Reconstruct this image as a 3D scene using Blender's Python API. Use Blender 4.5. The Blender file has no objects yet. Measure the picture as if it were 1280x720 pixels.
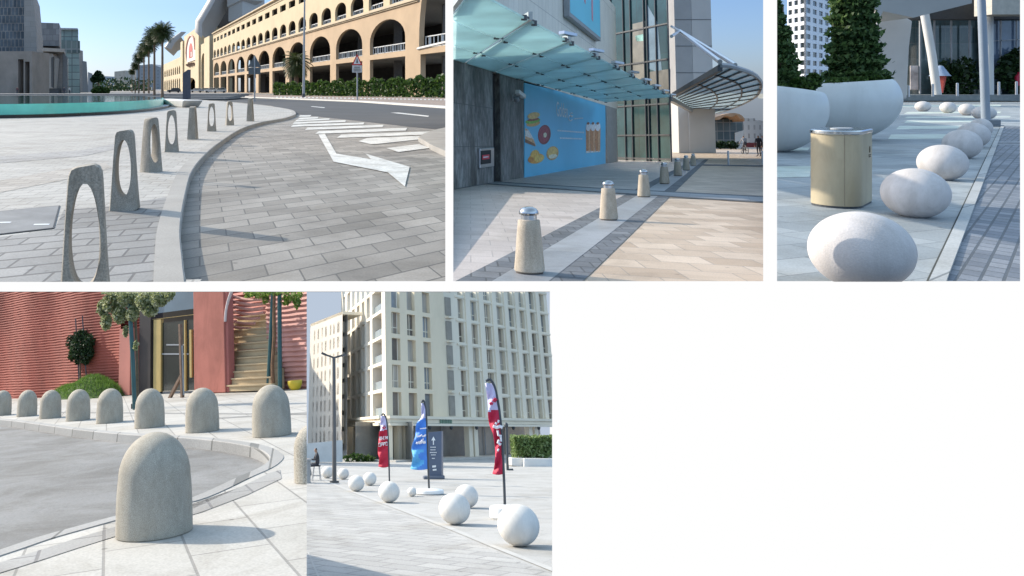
import bpy, bmesh, math, random
from math import radians as RD, sin, cos, pi, sqrt
from mathutils import Vector as V, Matrix, Quaternion
from mathutils.geometry import tessellate_polygon
rng = random.Random(7)
scene = bpy.context.scene
COL = scene.collection
# ---------------------------------------------------------------- camera frame
# One camera looks across an exhibition of five street dioramas that share an added, glowing white display stand.
FOC, PX, PY = 1000.0, 450.0, 112.0           # focal length and optical centre, in photo pixels (1280 x 720)
CAM = V((0, 0, 1.6 * 54))
BK = 1.0                                      # bump distance follows the model scale
EYE = 1.6                                     # eye height above each diorama's own ground, in its own metres
def ray(px, py): return V(((px - PX) / FOC, 1.0, (PY - py) / FOC))
class Panel:
    """A diorama's own frame: ground plane z=0, x right, y away; 'size' is its model scale."""
    def __init__(s, ux, uy, size, yaw=0.0):
        u = V((ux, uy, 1)).normalized()
        f = V((0, 1, 0)); f = (f - u * f.dot(u)).normalized(); f.rotate(Quaternion(u, yaw)); r = f.cross(u)
        s.R = Matrix((r, f, u)).transposed().to_4x4()
        s.M = Matrix.Translation(CAM) @ s.R @ Matrix.Scale(size, 4) @ Matrix.Translation((0, 0, -EYE))
        s.Ri = s.R.to_3x3().transposed(); s.C = V((0, 0, EYE)); s.clip = {}
    def d(s, px, py): return s.Ri @ ray(px, py)
    def g(s, px, py, z=0.0):
        d = s.d(px, py); return s.C + d * ((z - EYE) / d.z)
    def at(s, px, py, y):
        d = s.d(px, py); return s.C + d * (y / d.y)
    def on(s, px, py, p0, n):
        d = s.d(px, py); return s.C + d * ((p0 - s.C).dot(n) / d.dot(n))
    def px(s, p): return (s.R.to_3x3() @ (V(p) - s.C)).y / FOC      # metres per photo pixel at p
    def planes(s, c):
        out = []
        for k, v in c.items():
            a, b = (s.d(v, 0), s.d(v, 720)) if k[0] == 'x' else (s.d(0, v), s.d(1280, v))
            n = a.cross(b).normalized()
            q = {'x0': (v - 50, 300), 'x1': (v + 50, 300), 'y0': (500, v - 50), 'y1': (500, v + 50)}[k]
            if n.dot(s.d(*q)) < 0: n = -n
            out.append(n)
        return out
# ---------------------------------------------------------------- materials
def _new(name):
    m = bpy.data.materials.new(name); m.use_nodes = True
    nt = m.node_tree; return m, nt, nt.nodes['Principled BSDF']
def _n(nt, t, **k):
    n = nt.nodes.new(t)
    for a, b in k.items():
        if a in n.inputs: n.inputs[a].default_value = b
        else: setattr(n, a, b)
    return n
def c4(c): return (c[0], c[1], c[2], 1)
def sc(c, k): return (min(1, c[0] * k), min(1, c[1] * k), min(1, c[2] * k), 1)
def mat(name, col, rough=.7, var=.12, vs=2.0, bump=0.0, bs=30.0, metal=0.0, spec=.4, speck=0.0, sps=60.0, stretch=(1, 1, 1), coat=0.0, stain=0.0, sts=1.5):
    m, nt, b = _new(name); L = nt.links.new
    tc = _n(nt, 'ShaderNodeTexCoord'); mp = _n(nt, 'ShaderNodeMapping'); mp.inputs['Scale'].default_value = stretch
    L(tc.outputs['Object'], mp.inputs['Vector'])
    n = _n(nt, 'ShaderNodeTexNoise', Scale=vs, Detail=7.0, Roughness=.6); L(mp.outputs[0], n.inputs['Vector'])
    r = _n(nt, 'ShaderNodeValToRGB'); r.color_ramp.elements[0].position = .32; r.color_ramp.elements[1].position = .68
    r.color_ramp.elements[0].color = sc(col, 1 - var); r.color_ramp.elements[1].color = sc(col, 1 + var)
    L(n.outputs['Fac'], r.inputs['Fac']); out = r.outputs['Color']
    if speck:
        n2 = _n(nt, 'ShaderNodeTexNoise', Scale=sps, Detail=3.0, Roughness=.7); L(mp.outputs[0], n2.inputs['Vector'])
        r2 = _n(nt, 'ShaderNodeValToRGB'); e = r2.color_ramp.elements
        e[0].position = .36; e[0].color = (1 - speck,) * 3 + (1,); e[1].position = .64; e[1].color = (min(1, 1 + speck),) * 3 + (1,)
        mx = _n(nt, 'ShaderNodeMix', data_type='RGBA', blend_type='MULTIPLY'); mx.inputs[0].default_value = 1
        L(n2.outputs['Fac'], r2.inputs['Fac']); L(out, mx.inputs[6]); L(r2.outputs[0], mx.inputs[7]); out = mx.outputs[2]
    if stain:                                                         # rain streaks and grime with a shape of their own
        mp2 = _n(nt, 'ShaderNodeMapping'); mp2.inputs['Scale'].default_value = (1, 1, .35); L(tc.outputs['Object'], mp2.inputs['Vector'])
        n4 = _n(nt, 'ShaderNodeTexNoise', Scale=sts, Detail=9.0, Roughness=.72, Distortion=.6); L(mp2.outputs[0], n4.inputs['Vector'])
        r4 = _n(nt, 'ShaderNodeValToRGB'); e = r4.color_ramp.elements; e[0].position = .38; e[0].color = (1 - stain, 1 - stain * 1.05, 1 - stain * 1.15, 1); e[1].position = .58; e[1].color = (1, 1, 1, 1)
        mz = _n(nt, 'ShaderNodeMix', data_type='RGBA', blend_type='MULTIPLY'); mz.inputs[0].default_value = 1
        L(n4.outputs['Fac'], r4.inputs['Fac']); L(out, mz.inputs[6]); L(r4.outputs[0], mz.inputs[7]); out = mz.outputs[2]
    L(out, b.inputs['Base Color'])
    b.inputs['Roughness'].default_value = rough; b.inputs['Metallic'].default_value = metal
    b.inputs['Specular IOR Level'].default_value = spec; b.inputs['Coat Weight'].default_value = coat
    if bump:
        n3 = _n(nt, 'ShaderNodeTexNoise', Scale=bs, Detail=5.0); L(mp.outputs[0], n3.inputs['Vector'])
        bp = _n(nt, 'ShaderNodeBump', Strength=bump, Distance=.02 * BK); L(n3.outputs['Fac'], bp.inputs['Height']); L(bp.outputs[0], b.inputs['Normal'])
    return m
def pavers(name, c1, c2, mortar, bw, bh, rot=0.0, ms=.015, var=.15, vs=.4, rough=.75, bump=.4, offset=.5, axes='xy', spec=.35, streak=0.0, sq=1.0):
    m, nt, b = _new(name); L = nt.links.new
    tc = _n(nt, 'ShaderNodeTexCoord'); mp = _n(nt, 'ShaderNodeMapping'); src = tc.outputs['Object']
    if axes == 'xz': mp.inputs['Rotation'].default_value = (RD(-90), 0, 0)
    if axes != 'tz': L(src, mp.inputs['Vector'])
    else:                                                             # wall running in any direction: (x+y, z)
        sp = _n(nt, 'ShaderNodeSeparateXYZ'); ad = _n(nt, 'ShaderNodeMath', operation='ADD'); cb = _n(nt, 'ShaderNodeCombineXYZ')
        L(src, sp.inputs[0]); L(sp.outputs[0], ad.inputs[0]); L(sp.outputs[1], ad.inputs[1]); L(ad.outputs[0], cb.inputs[0]); L(sp.outputs[2], cb.inputs[1]); L(cb.outputs[0], mp.inputs['Vector'])
    if axes != 'xz': mp.inputs['Rotation'].default_value = (0, 0, rot); mp.inputs['Scale'].default_value = (1, sq, 1)
    br = _n(nt, 'ShaderNodeTexBrick', offset=offset); I = br.inputs
    I['Color1'].default_value = c4(c1); I['Color2'].default_value = c4(c2); I['Mortar'].default_value = c4(mortar)
    I['Scale'].default_value = 1; I['Mortar Size'].default_value = ms; I['Mortar Smooth'].default_value = .15; I['Brick Width'].default_value = bw; I['Row Height'].default_value = bh
    L(mp.outputs[0], br.inputs['Vector'])
    n = _n(nt, 'ShaderNodeTexNoise', Scale=vs, Detail=8.0, Roughness=.65)
    if streak: 
        m2 = _n(nt, 'ShaderNodeMapping'); m2.inputs['Scale'].default_value = (1, 1, streak); L(src, m2.inputs['Vector']); L(m2.outputs[0], n.inputs['Vector'])
    else: L(src, n.inputs['Vector'])
    r = _n(nt, 'ShaderNodeValToRGB'); e = r.color_ramp.elements; e[0].position = .3; e[1].position = .7
    e[0].color = (1 - var,) * 3 + (1,); e[1].color = (1 + var * .6,) * 3 + (1,)
    L(n.outputs['Fac'], r.inputs['Fac'])
    n2 = _n(nt, 'ShaderNodeTexNoise', Scale=45.0, Detail=3.0); L(src, n2.inputs['Vector'])
    r2 = _n(nt, 'ShaderNodeValToRGB'); e = r2.color_ramp.elements; e[0].position = .3; e[1].position = .7; e[0].color = (.86,) * 3 + (1,); e[1].color = (1.1,) * 3 + (1,)
    L(n2.outputs['Fac'], r2.inputs['Fac'])
    mx = _n(nt, 'ShaderNodeMix', data_type='RGBA', blend_type='MULTIPLY'); mx.inputs[0].default_value = 1
    my = _n(nt, 'ShaderNodeMix', data_type='RGBA', blend_type='MULTIPLY'); my.inputs[0].default_value = 1
    L(br.outputs['Color'], mx.inputs[6]); L(r.outputs[0], mx.inputs[7]); L(mx.outputs[2], my.inputs[6]); L(r2.outputs[0], my.inputs[7])
    fin = my.outputs[2]
    if axes == 'xy':                                                  # gum, oil and dirt spots, and broad worn patches
        vo = _n(nt, 'ShaderNodeTexVoronoi', Scale=1.7); L(src, vo.inputs['Vector']); r3 = _n(nt, 'ShaderNodeValToRGB'); e = r3.color_ramp.elements; e[0].position = .035; e[0].color = (.62, .61, .6, 1); e[1].position = .06; e[1].color = (1, 1, 1, 1)
        n5 = _n(nt, 'ShaderNodeTexNoise', Scale=.55, Detail=10.0, Roughness=.75, Distortion=.8); L(src, n5.inputs['Vector']); r5 = _n(nt, 'ShaderNodeValToRGB'); e = r5.color_ramp.elements; e[0].position = .36; e[0].color = (.80, .785, .76, 1); e[1].position = .52; e[1].color = (1, 1, 1, 1)
        L(vo.outputs['Distance'], r3.inputs[0]); L(n5.outputs['Fac'], r5.inputs[0])
        for rr in (r3, r5):
            mq = _n(nt, 'ShaderNodeMix', data_type='RGBA', blend_type='MULTIPLY'); mq.inputs[0].default_value = 1; L(fin, mq.inputs[6]); L(rr.outputs[0], mq.inputs[7]); fin = mq.outputs[2]
    L(fin, b.inputs['Base Color']); b.inputs['Roughness'].default_value = rough; b.inputs['Specular IOR Level'].default_value = spec
    if bump:
        bp = _n(nt, 'ShaderNodeBump', Strength=bump, Distance=.012 * BK, invert=True); L(br.outputs['Fac'], bp.inputs['Height']); L(bp.outputs[0], b.inputs['Normal'])
    return m
def leafmat(name, cols, trans=.35):
    m, nt, b = _new(name); L = nt.links.new
    g = _n(nt, 'ShaderNodeNewGeometry'); r = _n(nt, 'ShaderNodeValToRGB'); e = r.color_ramp.elements
    e[0].color = c4(cols[0]); e[1].color = c4(cols[-1])
    for i, c in enumerate(cols[1:-1]): k = e.new((i + 1) / (len(cols) - 1)); k.color = c4(c)
    L(g.outputs['Random Per Island'], r.inputs['Fac']); L(r.outputs[0], b.inputs['Base Color'])
    b.inputs['Roughness'].default_value = .55; b.inputs['Specular IOR Level'].default_value = .3
    t = _n(nt, 'ShaderNodeBsdfTranslucent'); L(r.outputs[0], t.inputs['Color'])
    mx = _n(nt, 'ShaderNodeMixShader'); mx.inputs[0].default_value = trans
    L(b.outputs[0], mx.inputs[1]); L(t.outputs[0], mx.inputs[2]); L(mx.outputs[0], nt.nodes['Material Output'].inputs['Surface'])
    return m
def frosted(name, col, trans=.6, rough=.25):
    m, nt, b = _new(name); L = nt.links.new
    tc = _n(nt, 'ShaderNodeTexCoord'); n = _n(nt, 'ShaderNodeTexNoise', Scale=.6, Detail=5.0); L(tc.outputs['Object'], n.inputs['Vector'])
    r = _n(nt, 'ShaderNodeValToRGB'); e = r.color_ramp.elements; e[0].position = .3; e[1].position = .7; e[0].color = sc(col, .88); e[1].color = sc(col, 1.1)
    L(n.outputs['Fac'], r.inputs['Fac']); L(r.outputs[0], b.inputs['Base Color']); b.inputs['Roughness'].default_value = rough
    t = _n(nt, 'ShaderNodeBsdfTranslucent'); L(r.outputs[0], t.inputs['Color'])
    mx = _n(nt, 'ShaderNodeMixShader'); mx.inputs[0].default_value = trans
    L(b.outputs[0], mx.inputs[1]); L(t.outputs[0], mx.inputs[2]); L(mx.outputs[0], nt.nodes['Material Output'].inputs['Surface'])
    return m
def glow(name, col, s):
    m, nt, b = _new(name); e = _n(nt, 'ShaderNodeEmission', Strength=s); e.inputs['Color'].default_value = c4(col)
    nt.links.new(e.outputs[0], nt.nodes['Material Output'].inputs['Surface']); return m
# ---------------------------------------------------------------- mesh builder (works in a panel's coordinates)
class MB:
    def __init__(s): s.bm = bmesh.new(); s.m = 0
    def _f(s, vs, smooth=False):
        try: f = s.bm.faces.new(vs)
        except ValueError: return None
        f.material_index = s.m; f.smooth = smooth; return f
    def poly(s, pts): return s._f([s.bm.verts.new(p) for p in pts])
    def sheet(s, pts):                                                # one flat, possibly concave sheet
        vs = [s.bm.verts.new(p) for p in pts]; c = sum((V(p) for p in pts), V()) / len(pts)
        for t in tessellate_polygon([[V((p[0], p[1], 0)) for p in pts]]): s._f([vs[i] for i in t])
        return s
    def prism(s, pts, vec):
        a = [s.bm.verts.new(p) for p in pts]; b = [s.bm.verts.new(V(p) + V(vec)) for p in pts]; n = len(a)
        s._f(a[::-1]); s._f(b)
        for i in range(n): s._f([a[i], a[(i + 1) % n], b[(i + 1) % n], b[i]])
        return s
    def box(s, c, d, rz=0.0, R=None):
        R = R or Matrix.Rotation(rz, 3, 'Z'); c = V(c); h = V(d) / 2
        p = [s.bm.verts.new(c + R @ V((x * h.x, y * h.y, z * h.z))) for x in (-1, 1) for y in (-1, 1) for z in (-1, 1)]
        for f in ((0, 1, 3, 2), (4, 6, 7, 5), (0, 4, 5, 1), (2, 3, 7, 6), (0, 2, 6, 4), (1, 5, 7, 3)): s._f([p[i] for i in f])
        return s
    def bar(s, a, b, w, t, up=(0, 0, 1)):                              # rectangular bar from a to b
        a = V(a); b = V(b); d = (b - a); x = d.normalized(); up = V(up); y = up.cross(x)
        if y.length < 1e-4: y = V((1, 0, 0))
        y.normalize(); z = x.cross(y)
        return s.box((a + b) / 2, (d.length, w, t), R=Matrix((x, y, z)).transposed())
    def tube(s, pts, r, seg=8, cap=True):
        pts = [V(p) for p in pts]; n = len(pts); rr = r if isinstance(r, (list, tuple)) else [r] * n; rings = []
        ref = V((0, 0, 1)) if abs((pts[-1] - pts[0]).normalized().z) < .9 else V((1, 0, 0))
        for i, p in enumerate(pts):
            d = (pts[min(i + 1, n - 1)] - pts[max(i - 1, 0)]).normalized(); x = ref.cross(d).normalized(); y = d.cross(x)
            rings.append([s.bm.verts.new(p + (x * cos(2 * pi * k / seg) + y * sin(2 * pi * k / seg)) * rr[i]) for k in range(seg)])
        for a, b in zip(rings, rings[1:]):
            for k in range(seg): s._f([a[k], a[(k + 1) % seg], b[(k + 1) % seg], b[k]], True)
        if cap: s._f(rings[0][::-1]); s._f(rings[-1])
        return s
    def lathe(s, prof, c=(0, 0, 0), seg=32, sx=1.0, sy=1.0, rz=0.0):
        c = V(c); rings = []; R = Matrix.Rotation(rz, 3, 'Z')
        for r, z in prof:
            if r < 1e-6: rings.append([s.bm.verts.new(c + V((0, 0, z)))])
            else: rings.append([s.bm.verts.new(c + R @ V((r * sx * cos(2 * pi * k / seg), r * sy * sin(2 * pi * k / seg), z))) for k in range(seg)])
        for a, b in zip(rings, rings[1:]):
            for k in range(seg):
                q = [a[k % len(a)], a[(k + 1) % len(a)], b[(k + 1) % len(b)], b[k % len(b)]]; u = []
                for v in q:
                    if v not in u: u.append(v)
                if len(u) > 2: s._f(u, True)
        if len(rings[0]) > 1: s._f(rings[0][::-1])
        if len(rings[-1]) > 1: s._f(rings[-1])
        return s
    def ell(s, c, r, seg=40, rings=24, rz=0.0, wob=0.0):
        pr = [(sin(pi * i / rings), -cos(pi * i / rings)) for i in range(rings + 1)]; pr[0] = (0, -1); pr[-1] = (0, 1)
        n0 = len(s.bm.verts); s.lathe(pr, seg=seg); s.bm.verts.ensure_lookup_table(); R = Matrix.Rotation(rz, 3, 'Z')
        for v in s.bm.verts[n0:]:
            k = 1 + wob * (sin(v.co.x * 2.3 + 1) * sin(v.co.y * 1.9) + .5 * sin(v.co.z * 3))
            v.co = V(c) + R @ V((v.co.x * r[0], v.co.y * r[1], v.co.z * r[2])) * k
        return s
    def wall(s, o, du, inn, outer, holes=(), depth=.2, thick=None, up=(0, 0, 1)):
        """Flat wall o + du*t + up*z with real openings; jambs run 'depth' inwards."""
        o, du, inn, up = V(o), V(du), V(inn).normalized(), V(up)
        w = lambda p: o + du * p[0] + up * p[1]
        L = [list(outer)] + [list(h) for h in holes]; flat = [p for l in L for p in l]
        vs = [s.bm.verts.new(w(p)) for p in flat]
        for t in tessellate_polygon([[V((p[0], p[1], 0)) for p in l] for l in L]): s._f([vs[i] for i in t])
        k = len(L[0])
        for h in L[1:]:
            n = len(h); a = vs[k:k + n]; b = [s.bm.verts.new(v.co + inn * depth) for v in a]; k += n
            for i in range(n): s._f([a[i], a[(i + 1) % n], b[(i + 1) % n], b[i]])
        if thick:
            n = len(L[0]); a = vs[:n]; b = [s.bm.verts.new(v.co + inn * thick) for v in a]
            for i in range(n): s._f([a[i], a[(i + 1) % n], b[(i + 1) % n], b[i]])
            if not holes: s._f(b)
        return s
    def leaves(s, n, size, fn, droop=.0):
        for _ in range(n):
            p = fn()
            if p is None: continue
            a = V((rng.gauss(0, 1), rng.gauss(0, 1), rng.gauss(0, 1) - droop)).normalized(); b = a.orthogonal().normalized()
            b.rotate(Quaternion(a, rng.uniform(0, 6.28))); l = size * rng.uniform(.6, 1.3); wv = a.cross(b) * l * .32
            s.poly([p - b * l * .5, p + wv - b * .05 * l, p + b * l * .55, p - wv])
        return s
def rect(t0, t1, z0, z1): return [(t0, z0), (t1, z0), (t1, z1), (t0, z1)]
def arch(t0, t1, z0, zs, zc, n=14):
    c = (t0 + t1) / 2; h = (t1 - t0) / 2
    return [(t0, z0), (t1, z0)] + [(c + h * cos(pi * i / n), zs + (zc - zs) * sin(pi * i / n)) for i in range(n + 1)]
def blob(c, r, shell=.55):
    def f():
        while True:
            p = V((rng.uniform(-1, 1), rng.uniform(-1, 1), rng.uniform(-1, 1)))
            if shell * rng.random() < p.length < 1: return V((c[0] + p.x * r[0], c[1] + p.y * r[1], c[2] + p.z * r[2]))
    return f
def clumps(cs):
    fs = [blob(c, r) for c, r in cs]; w = [r[0] * r[2] for c, r in cs]
    return lambda: rng.choices(fs, w)[0]()
# ---------------------------------------------------------------- objects
LOCAL = {}
def tag(o, label=None, cat=None, group=None, kind=None):
    if label: o['label'] = label
    if cat: o['category'] = cat
    if group: o['group'] = group
    if kind: o['kind'] = kind
    return o
def thing(P, name, label, cat, loc=(0, 0, 0), rz=0.0, group=None):
    o = bpy.data.objects.new(name, None); COL.objects.link(o); o.empty_display_size = .2
    L = Matrix.Translation(loc) @ Matrix.Rotation(rz, 4, 'Z'); o.matrix_world = P.M @ L; LOCAL[o.name] = (P, L)
    return tag(o, label, cat, group)
def finish(bm, me, angle=40):
    bmesh.ops.recalc_face_normals(bm, faces=bm.faces); bm.to_mesh(me); bm.free(); me.update()
    if any(p.use_smooth for p in me.polygons):
        me.polygons.foreach_set('use_smooth', [True] * len(me.polygons)); me.set_sharp_from_angle(angle=RD(angle))
def part(name, mb, m, par, clip=None, raw=False, label=None, bevel=0, sub=None):
    """A mesh child of thing 'par' (or of a part, 'sub'); raw: vertices are already relative to the thing."""
    P, L = LOCAL[par.name]; bm = mb.bm
    if clip and not raw: cut(bm, P, clip)
    if not raw: bm.transform(L.inverted())
    me = bpy.data.meshes.new(name)
    for x in (m if isinstance(m, (list, tuple)) else [m]): me.materials.append(x)
    finish(bm, me); o = bpy.data.objects.new(name, me); COL.objects.link(o); o.parent = sub or par
    if label: o['label'] = label
    if bevel: b = o.modifiers.new('Bevel', 'BEVEL'); b.width = bevel; b.segments = 2; b.limit_method = 'ANGLE'
    return o
def solo(P, name, mb, m, label=None, cat=None, group=None, kind=None, clip=None, bevel=0, centre=True):
    bm = mb.bm
    if clip: cut(bm, P, clip)
    loc = V((0, 0, 0))
    if centre and kind != 'structure' and len(bm.verts):
        xs, ys, zs = ([v.co[i] for v in bm.verts] for i in range(3)); loc = V(((min(xs) + max(xs)) / 2, (min(ys) + max(ys)) / 2, min(zs)))
        bm.transform(Matrix.Translation(-loc))
    me = bpy.data.meshes.new(name)
    for x in (m if isinstance(m, (list, tuple)) else [m]): me.materials.append(x)
    finish(bm, me); o = bpy.data.objects.new(name, me); COL.objects.link(o)
    L = Matrix.Translation(loc); o.matrix_world = P.M @ L; LOCAL[o.name] = (P, L)
    if bevel: b = o.modifiers.new('Bevel', 'BEVEL'); b.width = bevel; b.segments = 2; b.limit_method = 'ANGLE'
    return tag(o, label, cat, group, kind)
def cut(bm, P, c):
    for n in P.planes(c):
        bmesh.ops.bisect_plane(bm, geom=bm.verts[:] + bm.edges[:] + bm.faces[:], plane_co=P.C, plane_no=n, clear_outer=True)
def dup(root, P, loc, rz=0.0, k=1.0, label=None, group=None, kz=None):
    r = root.copy(); COL.objects.link(r)
    r.matrix_world = P.M @ Matrix.Translation(loc) @ Matrix.Rotation(rz, 4, 'Z') @ Matrix.Diagonal((k, k, kz or k, 1))
    if label: r['label'] = label
    if group: r['group'] = group
    for ch in list(root.children):
        c = ch.copy(); COL.objects.link(c); c.parent = r
        for g in list(ch.children): d = g.copy(); COL.objects.link(d); d.parent = c
    return r
def place(root, P, loc, rz=0.0, k=1.0, label=None):
    root.matrix_world = P.M @ Matrix.Translation(loc) @ Matrix.Rotation(rz, 4, 'Z') @ Matrix.Scale(k, 4)
    if label: root['label'] = label
def partcopy(o, vec):                                                 # same part again, moved inside its thing
    c = o.copy(); COL.objects.link(c); c.parent = o.parent; c.location = o.location + V(vec)
    for g in list(o.children): d = g.copy(); COL.objects.link(d); d.parent = c
    return c
def ribbon(mb, line, w, z0, z1):                                      # a kerb: solid strip of width w to the left of a plan line
    L = []; n = len(line)
    for i in range(n):
        d = (V(line[min(i + 1, n - 1)]) - V(line[max(i - 1, 0)])); d.z = 0; d.normalize(); L.append(V((-d.y, d.x, 0)) * w)
    A = [[mb.bm.verts.new((p[0] + o[0], p[1] + o[1], z)) for p, o in zip(line, off)] for off, z in
         (([V()] * n, z0), ([V()] * n, z1 - .015), ([l * .06 for l in L], z1), (L, z1), (L, z0))]
    for a, b in zip(A, A[1:]):
        for i in range(n - 1): mb._f([a[i], a[i + 1], b[i + 1], b[i]])
    return mb
def curve(pts, n=6):                                                  # Catmull-Rom through plan points
    P = [V(p) for p in pts]; P = [P[0] * 2 - P[1]] + P + [P[-1] * 2 - P[-2]]; out = []
    for i in range(1, len(P) - 2):
        a, b, c, d = P[i - 1:i + 3]
        for k in range(n):
            t = k / n; out.append(.5 * ((2 * b) + (c - a) * t + (2 * a - 5 * b + 4 * c - d) * t * t + (3 * b - a - 3 * c + d) * t ** 3))
    return out + [P[-2]]
# ---------------------------------------------------------------- people (one skinned continuous body each)
def person(P, label, loc, rz, k, pose, cols, group=None, extra=None):
    J = dict(pelvis=(0, 0, .95), waist=(0, 0, 1.1), chest=(0, .01, 1.33), neck=(0, .02, 1.5), chin=(0, -.01, 1.57), head=(0, 0, 1.64), crown=(0, .02, 1.73), nose=(0, -.1, 1.63))
    for s, n in ((-1, 'L'), (1, 'R')):
        J.update({n + 'hip': (s * .1, 0, .92), n + 'knee': (s * .11, -.02, .5), n + 'ank': (s * .11, .02, .09), n + 'toe': (s * .13, -.17, .04),
                  n + 'sho': (s * .19, .02, 1.43), n + 'elb': (s * .25, .03, 1.14), n + 'wri': (s * .26, -.04, .9), n + 'palm': (s * .26, -.06, .82),
                  n + 'fa': (s * .245, -.08, .74), n + 'fb': (s * .262, -.07, .73), n + 'fc': (s * .278, -.06, .74), n + 'thu': (s * .235, -.12, .8)})
    J.update(pose)
    for n in 'LR':                                                    # hands follow the posed wrist
        if n + 'wri' in pose and n + 'palm' not in pose:
            d = (V(J[n + 'wri']) - V(J[n + 'elb'])).normalized(); w = V(J[n + 'wri']); q = V((0, 0, 1)).cross(d)
            q = q.normalized() if q.length > .1 else V((1, 0, 0))
            J[n + 'palm'] = w + d * .08; J[n + 'fa'] = w + d * .17 + q * .02; J[n + 'fb'] = w + d * .18; J[n + 'fc'] = w + d * .165 - q * .02; J[n + 'thu'] = w + d * .1 + q * .06
    rad = dict(pelvis=.15, waist=.135, chest=.16, neck=.06, chin=.075, head=.1, crown=.06, nose=.02)
    for n in 'LR': rad.update({n + 'hip': .1, n + 'knee': .062, n + 'ank': .045, n + 'toe': .04, n + 'sho': .075, n + 'elb': .047, n + 'wri': .033, n + 'palm': .035, n + 'fa': .012, n + 'fb': .012, n + 'fc': .012, n + 'thu': .013})
    B = [('pelvis', 'waist', 1), ('waist', 'chest', 0), ('chest', 'neck', 0), ('neck', 'chin', 2), ('chin', 'head', 2), ('head', 'crown', 4), ('head', 'nose', 2)]
    for n in 'LR': B += [('pelvis', n + 'hip', 1), (n + 'hip', n + 'knee', 1), (n + 'knee', n + 'ank', 1), (n + 'ank', n + 'toe', 3), ('chest', n + 'sho', 0), (n + 'sho', n + 'elb', 0), (n + 'elb', n + 'wri', 0), (n + 'wri', n + 'palm', 2)] + [(n + 'palm', n + q, 2) for q in ('fa', 'fb', 'fc', 'thu')]
    names = list(J); me = bpy.data.meshes.new('person'); me.from_pydata([J[n] for n in names], [(names.index(a), names.index(b)) for a, b, _ in B], [])
    o = bpy.data.objects.new('person_rig', me); COL.objects.link(o); mo = o.modifiers.new('Skin', 'SKIN')
    sv = me.skin_vertices[0].data if me.skin_vertices else None
    if sv is None:
        bm = bmesh.new(); bm.from_mesh(me); bm.verts.layers.skin.verify(); bm.to_mesh(me); bm.free(); sv = me.skin_vertices[0].data
    for i, n in enumerate(names): sv[i].radius = (rad[n],) * 2; sv[i].use_root = (n == 'pelvis')
    o.modifiers.new('Sub', 'SUBSURF').levels = 1; bpy.context.view_layer.update()
    m2 = bpy.data.meshes.new_from_object(o.evaluated_get(bpy.context.evaluated_depsgraph_get())); m2.name = 'person'; bpy.data.objects.remove(o)
    m2.materials.clear()
    for c in cols: m2.materials.append(c)
    seg = [(V(J[a]), V(J[b]), m) for a, b, m in B]
    for f in m2.polygons:
        c = f.center; best = min(seg, key=lambda s: (c - (s[0] + (s[1] - s[0]) * max(0, min(1, (c - s[0]).dot(s[1] - s[0]) / (s[1] - s[0]).length_squared)))).length)
        f.material_index = best[2]; f.use_smooth = True
        if best[2] == 2 and (c - V(J['head'])).dot(V((0, .8, .6))) > .035 and (c - V(J['head'])).length < .2: f.material_index = 4
    o = bpy.data.objects.new('person', m2); COL.objects.link(o)
    o.matrix_world = P.M @ Matrix.Translation(loc) @ Matrix.Rotation(rz, 4, 'Z') @ Matrix.Scale(k, 4)
    return tag(o, label, 'person', group)
# ================================================================ scene frame, light
A = Panel(0, 0, 54.0)              # boulevard with oval bollards
B = Panel(0, .066, 39.0)          # mall entrance with capped bollards
C = Panel(0, 0, 54.0)              # plaza with egg seats
D = Panel(-.0753, .3136, 1.35)
_a, _b = D.g(0, 498.5), D.g(383, 488); D = Panel(-.0753, .3136, 1.35, math.atan2(_b.y - _a.y, _b.x - _a.x))   # red ribbed building, x axis along its front
E = Panel(0, .428, 5.25)           # pale block with balls and flags
SUN = V((-.77, .485, .415)).normalized()
M = {}
def shared_materials():
    M['steel'] = mat('brushed_steel', (.55, .56, .57), .28, .06, 6, metal=1)
    M['dsteel'] = mat('dark_painted_steel', (.06, .065, .07), .45, .15, 5)
    M['gsteel'] = mat('grey_painted_steel', (.28, .29, .3), .4, .1, 5)
    M['black'] = mat('black_rubber', (.015, .015, .016), .6)
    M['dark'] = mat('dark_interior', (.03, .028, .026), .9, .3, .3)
    M['glass'] = mat('dark_window_glass', (.025, .035, .04), .06, .3, .2, spec=.8)
    M['white'] = mat('white_paint', (.8, .8, .78), .6, .06, 3)
    M['skin'] = mat('skin', (.35, .2, .13), .6); M['hair'] = mat('dark_hair', (.02, .017, .015), .6)
    M['leather'] = mat('shoe_leather', (.03, .025, .022), .5)
    M['bark'] = mat('bark', (.16, .11, .075), .9, .3, 6, .6, 20, stretch=(1, 1, .3))
    M['teal'] = mat('teal_painted_pole', (.03, .085, .085), .5, .15)
    M['green'] = leafmat('green_leaves', [(.02, .05, .012), (.05, .1, .02), (.09, .15, .03)])
    M['dgreen'] = leafmat('dark_leaves', [(.008, .022, .008), (.02, .045, .014), (.035, .07, .02)], .2)
    M['palm'] = leafmat('palm_fronds', [(.02, .04, .012), (.05, .075, .02), (.1, .11, .045)], .25)
    M['asphalt'] = mat('asphalt', (.055, .056, .058), .85, .2, .3, .3, 120, speck=.25, sps=40)
    M['kerbstone'] = mat('kerb_stone', (.33, .31, .28), .8, .12, 1.2, .2, 60, speck=.15, sps=50)
def cols(top, leg):
    return [mat('shirt_cloth', top, .8, .15, 8), mat('trouser_cloth', leg, .8, .15, 8), M['skin'], M['leather'], M['hair']]
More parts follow.
